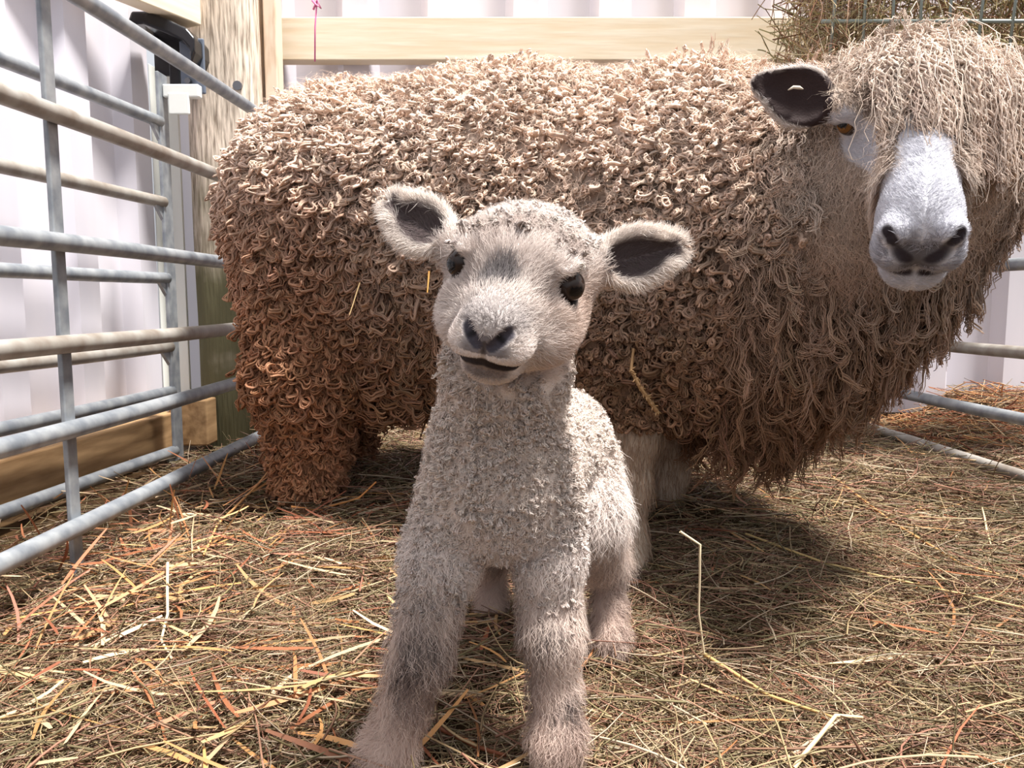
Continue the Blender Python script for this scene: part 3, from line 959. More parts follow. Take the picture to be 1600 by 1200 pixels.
C, q, earm, inner, face = ewe_colour(EV)
C = C * np.where(face[:, None] > .3, .95, .55)
leg = (smooth(.26, .20, EV[:, 2]) * smooth(.0, .1, EV[:, 0]))[:, None]
C = C * (1 - leg) + srgb(196, 178, 160) * leg
C = C * (1 - earm[:, None]) + srgb(176, 164, 156) * earm[:, None]
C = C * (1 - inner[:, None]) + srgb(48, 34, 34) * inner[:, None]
no, mo = 0, 0
for s in (-1, 1):
    no = np.maximum(no, smooth(.0135, .0065, seg_d(q, (s * .003, .201, -.034), (s * .020, .200, -.019))))
    no = np.maximum(no, smooth(.0085, .0045, seg_d(q, (s * .020, .200, -.019), (s * .031, .189, -.003))))
    mo = np.maximum(mo, smooth(.0075, .0035, seg_d(q, (0, .195, -.053), (s * .023, .182, -.053))))
    no = np.maximum(no, .75 * smooth(.015, .008, np.linalg.norm(q - EYE_E[(s + 1) // 2], axis=1)))
no = np.maximum(no, smooth(.0065, .003, seg_d(q, (0, .202, -.028), (0, .197, -.050))))
pad = .85 * smooth(.024, .012, np.abs(q[:, 0])) * smooth(-.012, -.020, q[:, 2] + np.abs(q[:, 0]) * -.35) * smooth(-.050, -.042, q[:, 2]) * smooth(.18, .19, q[:, 1])
no = np.maximum(no, pad)
sm = .35 * smooth(.020, .008, np.abs(q[:, 2] + .050)) * smooth(.17, .185, q[:, 1])
no = np.maximum(np.maximum(no, mo), sm)[:, None]
C = C * (1 - no) + srgb(44, 38, 44) * no
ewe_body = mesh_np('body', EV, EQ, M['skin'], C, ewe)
for s in (-1, 1):
    fwd = EH @ nrm(np.array([s * .66, .62, .40]))
    eyeball('eye', ewe, EO + EH @ np.array([s * .0655, .014, -.0045]) * ES, .0150, fwd, srgb(118, 80, 40), (.52, .34), up=EH[:, 2], white=srgb(60, 44, 34))

# ------------------------------------------------------------------ coats
def jit(C, n, a=.10):
    return np.clip(C * (1 + a * rng.normal(size=(n, 1))) + .003 * rng.normal(size=(n, 3)), 0, 2)

def flow(N, t):
    t = t - N * (t * N).sum(1, keepdims=True)
    return nrm(t)

def fur(P, N, t, L, w, lay=.5, bend=.5, wav=0.0, k=4, col=None, colt=None, nwav=1.5):
    """ribbon hairs: leave the skin along mix(N,t), bend towards t"""
    n = len(P)
    u = np.linspace(0, 1, k)[None, :, None]
    d0 = nrm(t * lay + N * (1 - lay)); d1 = nrm(t * (lay + bend) + N * (1 - lay) * .35)
    s = nrm(np.cross(N, t))
    path = P[:, None] + (d0[:, None] * u + (d1 - d0)[:, None] * u ** 2 * .6) * L[:, None, None]
    if wav:
        ph = rng.uniform(0, 6.28, (n, 1, 1))
        path = path + s[:, None] * (wav * L)[:, None, None] * np.sin(nwav * 6.28 * u + ph) * u
    W = w[:, None] * np.linspace(1, .25, k)[None]
    side = nrm(s + .35 * rng.normal(size=(n, 3)))
    c = np.repeat(col[:, None], k, 1)
    if colt is not None: c = c * (1 - u) + colt[:, None] * u
    return ribbons(path, W, side, c)

if FUR:
    # ---------------- ewe fleece
    q, earm, inner, face = ewe_regions(EV)
    on = (face < .25) & (earm < .5) & (EV[:, 2] > .085)
    foreleg = (EV[:, 2] < .24) & (EV[:, 0] > .0)
    hindleg = (EV[:, 2] < .26) & (EV[:, 0] <= .0)
    hd = (q[:, 1] > -.03) & (np.abs(q[:, 0]) < .10) & (q[:, 1] < .25) & (q[:, 2] > -.13)
    front = np.clip(.35 + 1.0 * smooth(.45, -.35, EN[:, 1]) , 0, 1)
    # body
    neck = (EV[:, 0] > .36) | ((EV[:, 0] > .30) & (EV[:, 2] < .5) & (EV[:, 1] < 1.17))
    wgt = on * ~foreleg * ~hd * ~neck * front
    def locks(P, N, S, L, rad, wave, nw, ring, lift, k, noise, ringstart, tip, spread, sides=3, tipcol=.50, jc=.12, converge=.5):
        """each lock is S strands that share one curl"""
        n = len(P)
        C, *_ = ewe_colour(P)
        c0 = jit(C, n, jc)
        rep = lambda a: np.repeat(a, S, 0)
        tn, ph = rng.normal(size=(n, 3)), rng.uniform(0, 6.28, (n, 1))
        path, R_ = curls(rep(P - N * .006), rep(N), rep(L) * (1 + .06 * rng.normal(size=n * S)), rep(rad) * rng.uniform(.7, 1.2, n * S), rep(wave), rep(nw), rep(ring) * (1 + .06 * rng.normal(size=n * S)),
                         rep(lift), k=k, noise=noise, ringstart=ringstart, tip=tip, ph=rep(ph) + .15 * rng.normal(size=(n * S, 1)), tn=rep(tn) + .06 * rng.normal(size=(n * S, 3)))
        u = np.linspace(0, 1, k)[None, :, None]
        path = path + spread * rng.normal(size=(n * S, 1, 3)) * (1 - converge * u)
        path = path + rep(.006 * np.stack([vnoise(P, 60, s_) for s_ in (71, 72, 73)], 1))[:, None] * u
        cs = jit(rep(c0), n * S, .07)
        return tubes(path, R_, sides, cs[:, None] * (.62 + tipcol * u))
    n = 13500
    P, N = sample(EV, EQ, EN, EA, n, wgt.astype(float))
    patch = vnoise(P, 22, 40)
    rump = smooth(-.05, -.30, P[:, 0] + .08 * patch) * smooth(.80, .62, P[:, 2])
    under = smooth(-.1, -.6, N[:, 2])
    top = smooth(.5, .9, N[:, 2])
    leg = (P[:, 2] < .26)
    L = (.050 + .022 * rng.random(n)) * (1 + .25 * rump) * (1 + .5 * under) * (1 - .35 * leg) * (1 - .2 * top)
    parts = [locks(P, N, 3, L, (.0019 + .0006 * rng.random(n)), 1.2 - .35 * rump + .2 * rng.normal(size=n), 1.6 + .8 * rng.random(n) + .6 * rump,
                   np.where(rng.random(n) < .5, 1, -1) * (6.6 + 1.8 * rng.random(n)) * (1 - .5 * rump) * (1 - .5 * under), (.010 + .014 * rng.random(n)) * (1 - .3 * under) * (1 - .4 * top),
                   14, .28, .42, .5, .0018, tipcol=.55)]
    # neck and bib: long, finer, hanging
    wgt = on * ~foreleg * ~hd * (EV[:, 0] > .30) * front
    n = 4200
    P, N = sample(EV, EQ, EN, EA, n, wgt.astype(float))
    low = smooth(.62, .40, P[:, 2])
    L = (.050 + .035 * rng.random(n)) * (1 + .75 * low) * (1 - .45 * smooth(.66, .74, P[:, 2]))
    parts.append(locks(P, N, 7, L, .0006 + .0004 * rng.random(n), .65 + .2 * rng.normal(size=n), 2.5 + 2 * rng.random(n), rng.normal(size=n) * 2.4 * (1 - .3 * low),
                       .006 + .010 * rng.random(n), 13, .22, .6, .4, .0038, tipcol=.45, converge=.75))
    V, Q, C, U = join(parts)
    print('fleece quads', len(Q))
    mesh_np('fleece', V, Q, M['wool'], C, ewe)

    # frizz standing off the whole fleece
    wgt = on * ~foreleg * front
    n = 22000
    P, N = sample(EV, EQ, EN, EA, n, wgt.astype(float))
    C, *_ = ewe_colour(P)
    t = nrm(np.array([0, 0, -1.0]) * .6 + .9 * rng.normal(size=(n, 3)))
    V, Q, C, U = fur(P + N * .008, N, flow(N, t), .022 + .022 * rng.random(n), np.full(n, .00035), lay=.35, bend=.9, wav=.16, k=6, col=jit(C * .95, n), colt=jit(C * 1.15, n))
    mesh_np('frizz', V, Q, M['woolfine'], C, ewe)

    # cheeks and sides of the head: soft wool
    eyeclear = np.linalg.norm((q - np.array([-.066, .036, -.004])) * np.array([1, .7, 1]), axis=1) > .024
    wgt = on * eyeclear * (q[:, 1] > -.10) * (np.abs(q[:, 0]) < .13) * (q[:, 2] > -.15) * (EV[:, 2] > .38) * (EV[:, 0] > .28)
    n = 15000
    P, N = sample(EV, EQ, EN, EA, n, wgt.astype(float))
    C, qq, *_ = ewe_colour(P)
    shortn = .3 + .7 * smooth(.035, .075, np.linalg.norm(qq - np.array([-.060, .045, -.005]), axis=1))
    t = flow(N, np.array([0, 0, -1.0]) + .25 * rng.normal(size=(n, 3)) - .3 * EH[:, 1])
    V, Q, C, U = fur(P, N, t, (.024 + .020 * rng.random(n)) * shortn, np.full(n, .00055), lay=.55, bend=.5, wav=.14, k=6, col=jit(C * .8, n), colt=jit(C * 1.08, n), nwav=2)
    mesh_np('cheek_wool', V, Q, M['woolfine'], C, ewe)

    # bare face, ears and forelegs: short white hair
    wgt = np.maximum(face, 0) * 1.0 + .5 * (earm > .5) * (inner < .4)
    n = 22000
    P, N = sample(EV, EQ, EN, EA, n, wgt)
    qq, ea, inn, fa = ewe_regions(P)
    keep = (np.linalg.norm(qq - EYE_E[0], axis=1) > .0165) & (np.linalg.norm(qq - EYE_E[1], axis=1) > .0165)
    nd = np.minimum(seg_d(qq, (-.020, .200, -.019), (0, .201, -.034)), seg_d(qq, (.020, .200, -.019), (0, .201, -.034)))
    keep &= (nd > .0115) & (seg_d(qq, (.020, .200, -.019), (.031, .189, -.003)) > .006) & (seg_d(qq, (-.020, .200, -.019), (-.031, .189, -.003)) > .006)
    keep &= ~((np.abs(qq[:, 2] + .053) < .0065) & (qq[:, 1] > .15))
    P, N, qq, ea = P[keep], N[keep], qq[keep], ea[keep]; n = len(P)
    t = -EH[:, 1][None] + EH[:, 0][None] * np.sign(qq[:, :1]) * .5 + .35 * rng.normal(size=(n, 3))
    col = np.repeat(srgb(206, 206, 214)[None], n, 0)
    greyn = (smooth(.014, .004, np.abs(nd[keep] - .012)) + .6 * smooth(.03, .0, np.abs(qq[:, 2] + .04)) * (qq[:, 1] > .17))[:, None].clip(0, 1) * .6
    col = col * (1 - greyn) + srgb(110, 106, 116) * greyn
    col = np.where(ea[:, None] > .5, srgb(214, 206, 204), col)
    V, Q, C, U = fur(P, N, flow(N, t), .0055 + .003 * rng.random(n), np.full(n, .00033), lay=.72, bend=.4, k=3, col=jit(col, n, .06))
    mesh_np('face_hair', V, Q, M['fur'], C, ewe)
    wgt = foreleg * (EV[:, 2] > .03)
    n = 6000
    P, N = sample(EV, EQ, EN, EA, n, wgt.astype(float))
    col = np.repeat(srgb(176, 152, 132)[None], n, 0)
    V, Q, C, U = fur(P, N, flow(N, np.array([0, 0, -1.0]) + .2 * rng.normal(size=(n, 3))), .02 + .02 * rng.random(n), np.full(n, .0006), lay=.75, bend=.4, wav=.08, k=5, col=jit(col, n, .14))
    mesh_np('leg_hair', V, Q, M['woolfine'], C, ewe)

    # forelock: crimped ropes falling over the brow
    n = 210
    parts = []
    lx = rng.uniform(-.105, .115, n); ly = rng.uniform(-.11, .012, n)
    kk = 30
    # find roots on the crown by nearest skin vertex
    cand = np.where((q[:, 2] > .0) & (np.abs(q[:, 0]) < .14) & (q[:, 1] > -.14) & (q[:, 1] < .05) & (earm < .5) & (EV[:, 0] > .25))[0]
    roots = []
    for a, b in zip(lx, ly):
        roots.append(cand[np.argmin((q[cand, 0] - a) ** 2 + (q[cand, 1] - b) ** 2 - .0015 * q[cand, 2])])
    roots = np.array(roots); P, N = EV[roots], EN[roots]; ql = q[roots]
    L = rng.uniform(.075, .115, n) * (1 - .45 * smooth(-.03, -.06, ql[:, 0])) + .035 * smooth(.01, .05, ql[:, 0]) + .022 * smooth(.04, .0, np.abs(ql[:, 0] - .005)) + .35 * np.clip(-ql[:, 1] - .03, 0, .1)
    fall = np.clip(smooth(.0, .6, np.linspace(0, 1, kk))[None] * np.ones((n, 1)), 0, 1)
    fwd = EH[:, 1] * .55 + EH[:, 2] * .35
    path = np.zeros((n, kk, 3)); pos = P + N * .004
    side_ = EH[:, 0][None] * (ql[:, :1] * 5.0)
    vel = nrm(N * .25 + fwd + side_ * .5)
    # the head the ropes slide over, as an ellipsoid in its own frame
    hc, hr_ = np.array([0, -.005, -.012]), np.array([.080, .105, .066])
    for i in range(kk):
        path[:, i] = pos
        vel = nrm(vel + np.array([0, -.02, -.20]) * (2.2 if i > 3 else 1.0))
        pos = pos + vel * (L / (kk - 1))[:, None]
        ql_ = to_local(pos, EO, EH, ES); e_ = (ql_ - hc) / hr_; rr_ = np.linalg.norm(e_, axis=1, keepdims=True)
        push = rr_ < 1.0
        pos = np.where(push, EO + (hc + e_ / rr_ * hr_) * ES @ EH.T, pos)
    # none of them crosses the eye on the picture's left
    de = np.min(np.linalg.norm(np.stack([to_local(path[:, i], EO, EH, ES) for i in range(kk)], 1) - (EYE_E[0] + np.array([.0, .016, .010])), axis=2), axis=1)
    path = path[de > .034]; N = N[de > .034]; n = len(path)
    s_ = EH[:, 0][None]
    u = np.linspace(0, 1, kk)[None, :, None]
    c0 = jit(np.repeat(srgb(228, 210, 196)[None], n, 0), n, .10)
    ph0 = rng.uniform(0, 6.28, (n, 1, 1)); om = 4.5 + 2.5 * rng.random((n, 1, 1)); off3 = .004 * rng.normal(size=(n, 1, 3))
    for j in range(15):
        ph = ph0 + .55 * rng.normal(size=(n, 1, 1)); om_ = om * (1 + .05 * rng.normal(size=(n, 1, 1)))
        a = .0044 * rng.uniform(.35, 1.15, (n, 1, 1))
        cr = path + s_[:, None] * a * np.sin(6.28 * om_ * u + ph) * (u > .05) + np.cross(s_, [0, 0, 1.0])[:, None] * a * .8 * np.cos(6.28 * om_ * u + ph) + .0036 * rng.normal(size=(n, 1, 3)) * (1 - .5 * u)
        R_ = (.0010 + .0008 * rng.random((n, 1))) * (1 - .55 * u[..., 0] ** 2)
        parts.append(tubes(cr, R_, 4, jit(c0, n, .05)[:, None] * (.88 + .2 * u)))
    # loose fine hairs in the forelock
    m = 900; pick = rng.integers(0, n, m); sub = path[pick][:, ::4] + .012 * rng.normal(size=(m, 1, 3)) + .003 * rng.normal(size=(m, 8, 3))
    parts.append(tubes(sub, np.full((m, 8), .0005), 3, jit(c0[pick], m, .1)))
    V, Q, C, U = join(parts)
    mesh_np('forelock', V, Q, M['wool'], C, ewe)

    # ---------------- lamb coat
    q, head, earm, inner = lamb_regions(LV)
    Cl, dark, *_ = lamb_colour(LV)
    woolw = (1 - head) * smooth(.13, .22, LV[:, 2]) * (earm < .5)
    crown = head * smooth(.020, -.006, q[:, 1]) * smooth(.010, .022, q[:, 2]) * (earm < .5)
    n, S = 10500, 4
    P, N = sample(LV, LQ, LN, LA, n, woolw + crown * 1.3)
    C, *_ = lamb_colour(P)
    rep = lambda a: np.repeat(a, S, 0)
    L = .012 + .008 * rng.random(n)
    path, R_ = curls(rep(P - N * .0015), rep(N), rep(L) * (1 + .1 * rng.normal(size=n * S)), .00062 + .0004 * rng.random(n * S), rep(1.2 + .3 * rng.normal(size=n)), rep(1 + rng.random(n)),
                     rep(np.where(rng.random(n) < .5, 1, -1) * (6 + 2 * rng.random(n))), rep(.0035 + .004 * rng.random(n)), k=8, noise=.7, ringstart=.25, tip=.6,
                     ph=rep(rng.uniform(0, 6.28, (n, 1))), tn=rep(rng.normal(size=(n, 3))) + .12 * rng.normal(size=(n * S, 3)))
    path = path + .0009 * rng.normal(size=(n * S, 1, 3))
    u = np.linspace(0, 1, 8)[None, :, None]
    parts = [tubes(path, R_, 3, jit(rep(jit(C, n, .04)), n * S, .04)[:, None] * (.90 + .14 * u))]
    n = 52000
    P, N = sample(LV, LQ, LN, LA, n, woolw + crown * 3)
    C, *_ = lamb_colour(P)
    t = flow(N, rng.normal(size=(n, 3)))
    parts.append(fur(P + N * .002, N, t, .009 + .007 * rng.random(n), np.full(n, .00018), lay=.40, bend=.9, wav=.26, k=5, col=jit(C * 1.02, n, .05)))
    V, Q, C, U = join(parts)
    mesh_np('wool', V, Q, M['woolfine'], C, lamb)

    # face and ears
    block = np.maximum(dark['pad'] > .35, dark['mouth'] > .12); block = np.maximum(block, dark['eye'] > .3)
    wgt = np.clip(head * (1 - crown * .8), 0, 1) * (1 - block) + earm * (1 - .55 * inner) * 1.2
    n = 56000
    P, N = sample(LV, LQ, LN, LA, n, wgt)
    C, dk, qq, hh, ea, inn = lamb_colour(P, streak=True)
    t = -LH[:, 1][None] * 1.0 + LH[:, 0][None] * np.sign(qq[:, :1]) * .35 * np.clip(np.abs(qq[:, :1]) / .03, 0, 1) + LH[:, 2][None] * .25 * (qq[:, 2:3] > 0) - LH[:, 2][None] * .25 * (qq[:, 2:3] < -.02)
    for c, R, L_, W_ in lamb_ears:
        e = (P - c) @ R; w_ = ((np.linalg.norm(e / np.array([.06, .03, .03]), axis=1) < 1) & (ea > .5))[:, None]
        tt = R[:, 0][None] * .7 + R[:, 1][None] * np.sign(e[:, 1:2]) * .7
        t = np.where(w_, tt, t)
    t = t + .28 * rng.normal(size=(n, 3)) + .35 * np.stack([vnoise(P, 90, s_) for s_ in (1, 2, 3)], 1)
    muz = smooth(.035, .065, qq[:, 1]) * (1 - ea)
    L = (.0095 + .005 * rng.random(n)) * (1 - .62 * muz)
    nearp = smooth(.35, .0, dk['pad']) * smooth(.3, .0, dk['mouth'])
    L = L * (.45 + .55 * nearp)
    md = np.min([np.minimum(seg_d(qq, (0, .0835, -.034), (s_ * .013, .0775, -.0362)), seg_d(qq, (s_ * .013, .0775, -.0362), (s_ * .020, .067, -.0368))) for s_ in (-1, 1)], axis=0)
    L = L * (.3 + .7 * smooth(.006, .014, md))
    eyed = np.minimum(*[np.linalg.norm(qq - np.array([s_ * .0395, .014, .0015]), axis=1) for s_ in (-1, 1)])
    L = L * (.4 + .6 * smooth(.014, .026, eyed)) * (1 - .35 * inn)
    V, Q, C, U = fur(P, N, flow(N, t), L, np.full(n, .00021), lay=.60, bend=.45, wav=.06, k=4, col=jit(C * .92, n, .08), colt=jit(C * 1.06, n, .06))
    mesh_np('face_fur', V, Q, M['fur'], C, lamb)
    # legs
    wgt = (1 - head) * smooth(.26, .19, LV[:, 2]) * (LV[:, 2] > .012)
    n = 42000
    P, N = sample(LV, LQ, LN, LA, n, wgt)
    C, *_ = lamb_colour(P, streak=True)
    hindm = smooth(.80, .85, P[:, 1])
    t = np.array([0, 0, -1.0])[None] + .5 * np.stack([vnoise(P, 70, s_) for s_ in (11, 12, 13)], 1) + .22 * rng.normal(size=(n, 3))
    L = (.013 + .010 * rng.random(n)) * (1 + .8 * hindm * (P[:, 2] > .10))
    V, Q, C, U = fur(P, N, flow(N, t), L, np.full(n, .00028), lay=.50, bend=.5, wav=.17, k=5, col=jit(C * .85, n, .12), colt=jit(C * 1.1, n, .08))
    mesh_np('leg_fur', V, Q, M['fur'], C, lamb)

# ------------------------------------------------------------------ hay and straw
HAYC = np.array([srgb(*c) for c in ((188, 168, 130), (170, 156, 120), (150, 142, 106), (200, 182, 150), (184, 146, 122), (146, 116, 96), (210, 196, 172), (170, 128, 110), (128, 120, 90), (120, 92, 76))])
STRC = np.array([srgb(*c) for c in ((220, 170, 112), (204, 146, 100), (228, 190, 138), (182, 122, 88), (236, 212, 172), (176, 112, 84))])

def strands_flat(P, hdg, tilt, L, rad, col, k=5, bendy=.3, sides=3, flat=1.0, sag=0.0):
    n = len(P)
    u = np.linspace(-.5, .5, k)[None]
    h0 = hdg[:, None] + bendy * rng.normal(size=(n, 1)) * u * 2 + .12 * bendy * rng.normal(size=(n, k))
    tl = tilt[:, None] + .3 * bendy * rng.normal(size=(n, 1)) * u * 2 - sag * u
    d = np.stack([np.cos(tl) * np.cos(h0), np.cos(tl) * np.sin(h0), np.sin(tl)], -1) * (L / (k - 1))[:, None, None]
    path = np.cumsum(d, 1); path = path - path[:, k // 2:k // 2 + 1] + P[:, None]
    R_ = rad[:, None] * np.linspace(1, .7, k)[None]
    return path, R_

def inside_animals(P):
    return np.zeros(len(P), bool)

def lay_hay(n, xr, yr, Lr, rr, pal, zr, k=5, ypow=1.0, tl=.16, bendy=.35, ok=None, sides=3, flat=0):
    y = yr[0] + (yr[1] - yr[0]) * rng.random(n) ** ypow
    x = rng.uniform(xr[0], xr[1], n)
    z = gh(x, y) + rng.uniform(zr[0], zr[1], n)
    hd = rng.uniform(0, 2 * np.pi, n) * .55 + .45 * (vnoise(np.stack([x, y, 0 * x], 1), 7, 5) * 2.5)
    L = rng.uniform(Lr[0], Lr[1], n)
    path, R_ = strands_flat(np.stack([x, y, z], 1), hd, tl * rng.normal(size=n), L, rng.uniform(rr[0], rr[1], n), None, k=k, bendy=bendy)
    # nothing pokes through the floor
    zz = gh(path[..., 0], path[..., 1]); path[..., 2] = np.maximum(path[..., 2], zz - .004)
    c = pal[rng.integers(0, len(pal), n)] * rng.uniform(.55, .95, (n, 1)) * np.array([1.0, .92, .88])
    good = np.ones(n, bool)
    # clear of walls, baulk
    good &= (path[..., 0].min(1) > -.90) & (path[..., 1].max(1) < 2.38) & (path[..., 1].min(1) > .02)
    good &= ~((path[..., 0] < -.66).any(1) & (path[..., 1] > .3).any(1) & (rng.random(n) < .6))
    if flat:
        pg = path[good]; hdir = nrm(pg[:, -1] - pg[:, 0]); side = nrm(np.cross(hdir, [0, 0, 1.0]) + .5 * rng.normal(size=(len(pg), 3)) * np.array([.3, .3, 1]))
        w_ = R_[good] * flat * np.array([.55, 1, 1.05, 1, .6] if k == 5 else np.ones(k))[None]
        a = ribbons(pg, w_, side, c[good])
        return a
    return tubes(path[good], R_[good], sides, c[good])

parts = [lay_hay(46000, (-.95, 1.25), (.34, 1.35), (.025, .10), (.00035, .0009), HAYC, (-.004, .012), ypow=1.2),
         lay_hay(20000, (-.95, 1.9), (1.2, 2.38), (.04, .13), (.0006, .0012), HAYC, (-.004, .016)),
         lay_hay(3500, (-.95, 1.6), (.35, 2.2), (.08, .20), (.0008, .0016), HAYC, (.006, .022), k=7, tl=.10),
         lay_hay(1400, (-.95, 1.6), (.5, 2.35), (.05, .12), (.0006, .0012), HAYC, (.012, .03), k=6, tl=.5)]
V, Q, C, U = join(parts)
print('hay quads', len(Q))
tag(mesh_np('hay', V, Q, M['hay'], C), 'thin green-brown hay spread over the whole pen floor', 'hay', kind='stuff')
parts = [lay_hay(620, (-.88, -.02), (.40, 1.45), (.04, .16), (.0012, .0025), STRC * .98, (.006, .020), k=5, tl=.16, bendy=.22, flat=1.35),
         lay_hay(260, (-.88, -.45), (.9, 1.9), (.05, .14), (.0012, .0022), STRC * .98, (.010, .045), k=5, tl=.5, bendy=.15, flat=1.3),
         lay_hay(420, (-.1, 1.3), (.45, 2.3), (.06, .20), (.0010, .0022), STRC * .95, (.004, .016), k=5, tl=.10, bendy=.25, flat=1.0),
         lay_hay(900, (1.0, 1.9), (1.9, 2.38), (.05, .14), (.0010, .0020), STRC, (.004, .03), k=5, tl=.25, bendy=.3, sides=4)]
V, Q, C, U = join(parts)
tag(mesh_np('straw', V, Q, M['hay'], C), 'coarser orange-gold straw scattered in the hay, thickest by the left hurdle', 'straw', kind='stuff')

# ---- hay rack above the ewe's head
rk0, rk1 = at(1235, 100, 1.75), at(1700, 80, 1.75)
rz0, rz1 = at(1400, 108, 1.70)[2], 1.75
rack = empty('hay_rack', (1.0, 1.75, rz0), 'green-grey wire hay rack hanging full of hay above the ewe', 'hay rack')
M['wire'] = mat_plain('green_grey_wire', srgb(142, 152, 146), .4, .3)
xs = np.arange(.66, 1.62, .062)
for i, x in enumerate(xs):
    mb = MB(); zz = np.linspace(rz0, rz1, 6); mb.tube(np.stack([x + .006 * np.sin(zz * 7 + i) + 0 * zz, 1.72 + .0 * zz - .05 * (zz - rz0), zz], 1), .0032, 8)
    mb.build('wire', M['wire'], rack, smooth=True)
for z in (rz0, rz0 + .10, rz0 + .30):
    mb = MB(); mb.tube([(.64, 1.722 - .05 * (z - rz0), z), (1.12, 1.722 - .05 * (z - rz0), z), (1.60, 1.722 - .05 * (z - rz0), z)], .0042, 8); mb.build('cross_wire', M['wire'], rack, smooth=True)
n = 9000
x = rng.uniform(.62, 1.66, n); y = 1.74 + .30 * rng.random(n) ** 1.5; z = rng.uniform(rz0 - .02, rz1, n)
edge = smooth(.58, .80, x + .10 * (z - rz0))
z = np.maximum(z, rz0 + .05 - .08 * edge)
hd = rng.uniform(0, 6.28, n); tl = rng.normal(size=n) * .8
p1, r1 = strands_flat(np.stack([x, y, z], 1), hd, tl, rng.uniform(.06, .20, n), rng.uniform(.0009, .0019, n), None, k=7, bendy=.7)
p1[..., 1] = np.maximum(p1[..., 1], 1.728)
c = HAYC[rng.integers(0, len(HAYC), n)] * rng.uniform(.7, 1.05, (n, 1)) * np.array([1.7, 1.72, 1.5])
parts = [tubes(p1, r1, 3, c)]
# drooping tuft on the left end
n = 2200
s0 = np.stack([.66 + .12 * rng.random(n), 1.70 + .20 * rng.random(n), rz0 + .0 + .6 * rng.random(n)], 1)
kk = 8; u = np.linspace(0, 1, kk)[None]
L = rng.uniform(.05, .20, n)[:, None] * rng.uniform(.4, 1, (n, 1)); ang = rng.uniform(-1.4, 1.2, n)[:, None]
dx = -np.cos(ang) * L * u * (1 - .45 * u) * .75; dz = L * u * (.25 * rng.normal(size=(n, 1)) + .35) - L * 1.5 * u ** 2 * rng.uniform(.2, .8, (n, 1)); dy = L * u * .25 * rng.normal(size=(n, 1))
p2 = s0[:, None] + np.stack([dx, dy, dz], -1) + .012 * rng.normal(size=(n, 1, 3)) * np.sin(u * 6)[..., None]
c = HAYC[rng.integers(0, len(HAYC), n)] * rng.uniform(1.1, 1.6, (n, 1))
parts.append(tubes(p2, np.full((n, kk), .0008) * np.linspace(1, .5, kk)[None], 3, c))
V, Q, C, U = join(parts)
tag(mesh_np('hay', V, Q, M['hay'], C), 'greenish hay bulging out of the wire rack above the ewe', 'hay', kind='stuff')

# ------------------------------------------------------------------ single stalks that stand out
def stalk(pts, r, colr, label, name='straw_stalk', cat='straw stalk', flat=1.0, m=5):
    pts = np.array(pts, float)
    out = [pts[0]]
    for a, b in zip(pts[:-1], pts[1:]):
        for k in range(1, m + 1): out.append(a + (b - a) * k / m)
    P_ = np.array(out)[None]; k = P_.shape[1]
    P_ = P_ + .0008 * np.stack([vnoise(P_[0], 60, s_) for s_ in (5, 6, 7)], 1)[None]
    R_ = np.full((1, k), r) * (1 - .35 * np.linspace(0, 1, k))[None]
    V, Q, C, U = tubes(P_, R_, 6, np.repeat(np.array(colr)[None], 1, 0))
    o = mesh_np(name, V, Q, M['hay'], C, loc=tuple(pts[0]))
    return tag(o, label, cat)

ORG, PALE, GOLD = srgb(214, 146, 84), srgb(224, 208, 176), srgb(206, 170, 114)
def G(px, py, lift=.008):
    """point on the hay seen at a pixel"""
    Y = 1.0
    for _ in range(12):
        p = at(px, py, Y); zt = float(gh(p[0], p[1])) + lift
        d = at(px, py, 1.0) - np.array([0, 0, CAM_H]); Y = (zt - CAM_H) / d[2] * d[1]
    return at(px, py, Y)
stalk([G(455, 792, .02), G(500, 796, .012), G(560, 778, .03), G(588, 752, .055)], .0024, ORG, "bent orange straw lying in front of the ewe's hind foot")
stalk([G(462, 684, .06), G(400, 760, .03), G(340, 820, .02), G(318, 868, .014)], .0026, srgb(224, 168, 112), 'long tan straw leaning from the ewe hind leg down towards the left hurdle')
stalk([G(262, 880, .05), G(262, 960, .02), G(252, 1000, .012), G(268, 1030, .01)], .0022, PALE, 'white bleached grass blade standing in the hay on the left')
b0 = G(1102, 1028, .012); yb = b0[1]
stalk([at(1062, 830, yb), at(1094, 850, yb), at(1092, 960, yb + .0), b0], .0016, PALE, 'thin pale stem standing upright with a bent top, right of the lamb')
stalk([b0 + [0, 0, .004], G(1200, 1085, .014), G(1300, 1120, .012)], .0024, GOLD, 'golden straw lying on the hay from the foot of the upright stem')
stalk([G(1240, 1200, .012), G(1306, 1118, .03), G(1346, 1120, .014)], .0024, srgb(232, 204, 160), 'pale kinked straw standing out of the hay at the bottom right')
stalk([G(1300, 745, .014), G(1400, 820, .012), G(1500, 880, .012), G(1590, 905, .012)], .0026, srgb(206, 156, 104), 'long brown straw lying slantwise across the hay on the right')
stalk([G(1165, 835, .014), G(1290, 880, .012), G(1400, 905, .012), G(1600, 950, .012)], .0020, srgb(214, 186, 130), 'long thin straw lying to the right of the ewe foreleg, nearer than the brown one')
stalk([G(680, 1135, .012), G(740, 1165, .012), G(790, 1180, .012)], .0026, srgb(134, 78, 52), "dark red-brown stem lying between the lamb's forefeet")
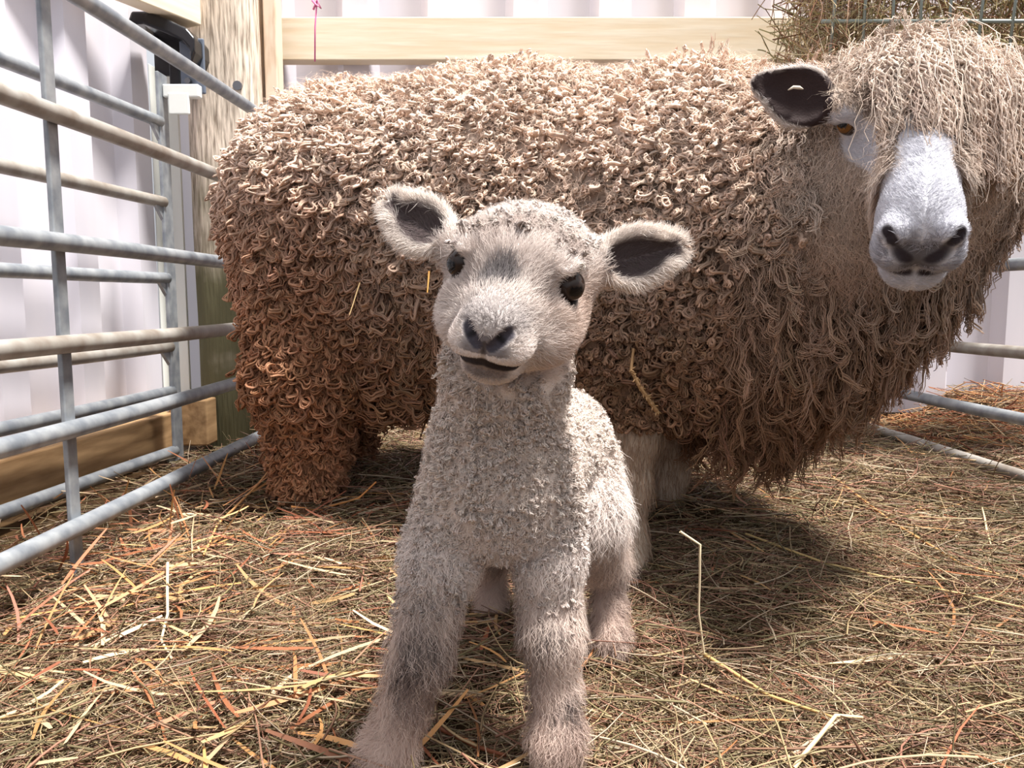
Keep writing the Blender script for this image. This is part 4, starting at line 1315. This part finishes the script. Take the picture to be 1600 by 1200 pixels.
# bits caught in the fleece
stalk([at(1163, 438, 1.115), at(1171, 500, 1.09), at(1169, 578, 1.085)], .0010, srgb(206, 186, 140), "fine grass stem hanging down the ewe's shoulder wool", 'grass_stem', 'grass stem', m=4)
stalk([at(412, 252, 1.44), at(448, 222, 1.41), at(510, 213, 1.38)], .0010, srgb(200, 178, 130), 'fine grass stem caught on the upper rump of the ewe', 'grass_stem', 'grass stem', m=4)
stalk([at(413, 254, 1.41), at(432, 275, 1.39), at(439, 299, 1.38)], .0012, srgb(240, 226, 190), 'short bleached grass stem hanging from the upper rump of the ewe', 'grass_stem', 'grass stem', m=3)
stalk([at(671, 424, 1.23), at(667, 458, 1.22)], .0017, srgb(224, 170, 96), "short orange straw caught in the ewe's flank to the left of the lamb's face", m=3)
stalk([at(563, 442, 1.28), at(546, 492, 1.27)], .0013, srgb(220, 190, 140), "short pale straw caught in the ewe's thigh wool", m=3)
# seed head on the shoulder
sh = [at(990, 545, 1.125), at(986, 578, 1.11), at(1000, 605, 1.105), at(1026, 642, 1.105)]
Psh = np.array([sh[0] + (sh[1] - sh[0]) * t_ for t_ in np.linspace(0, 1, 4)] + [sh[1] + (sh[2] - sh[1]) * t_ for t_ in np.linspace(.25, 1, 4)] + [sh[2] + (sh[3] - sh[2]) * t_ for t_ in np.linspace(.2, 1, 5)])
parts = [tubes(Psh[None], (np.linspace(.002, .0035, len(Psh)))[None], 6, srgb(150, 116, 78)[None])]
nn_ = 120; ii = rng.integers(3, len(Psh), nn_); d_ = nrm(rng.normal(size=(nn_, 3)) + nrm(Psh[-1] - Psh[5]) * 1.5)
pp = Psh[ii][:, None] + d_[:, None] * np.linspace(0, 1, 4)[None, :, None] * rng.uniform(.004, .009, (nn_, 1, 1))
parts.append(tubes(pp, np.array([[.0007, .0014, .0011, .0003]]).repeat(nn_, 0), 4, jit(np.repeat(srgb(166, 132, 92)[None], nn_, 0), nn_)))
V, Q, C, U = join(parts)
tag(mesh_np('seed_head', V, Q, M['hay'], C, loc=tuple(Psh[0])), "dry seed head stuck in the ewe's shoulder wool to the right of the lamb", 'seed head')

# pale fleck of chaff in the dark hollow of the ewe's ear
c, Rr, L_, W_ = ewe_ears[0]
fk = MB(); p_ = at(1243, 138, (c - np.array([0, 0, 0]))[1] - .006)
fk.tube([p_ + [-.009, 0, -.002], p_ + [-.003, -.001, .001], p_ + [.004, -.001, .0005], p_ + [.009, 0, -.001]], [.0006, .0020, .0022, .0008], 6)
tag(fk.build('chaff_fleck', mat_plain('chaff', srgb(226, 214, 196), .7), smooth=True, loc=tuple(p_)), "tiny pale fleck of chaff on the dark inside of the ewe's ear", 'chaff')
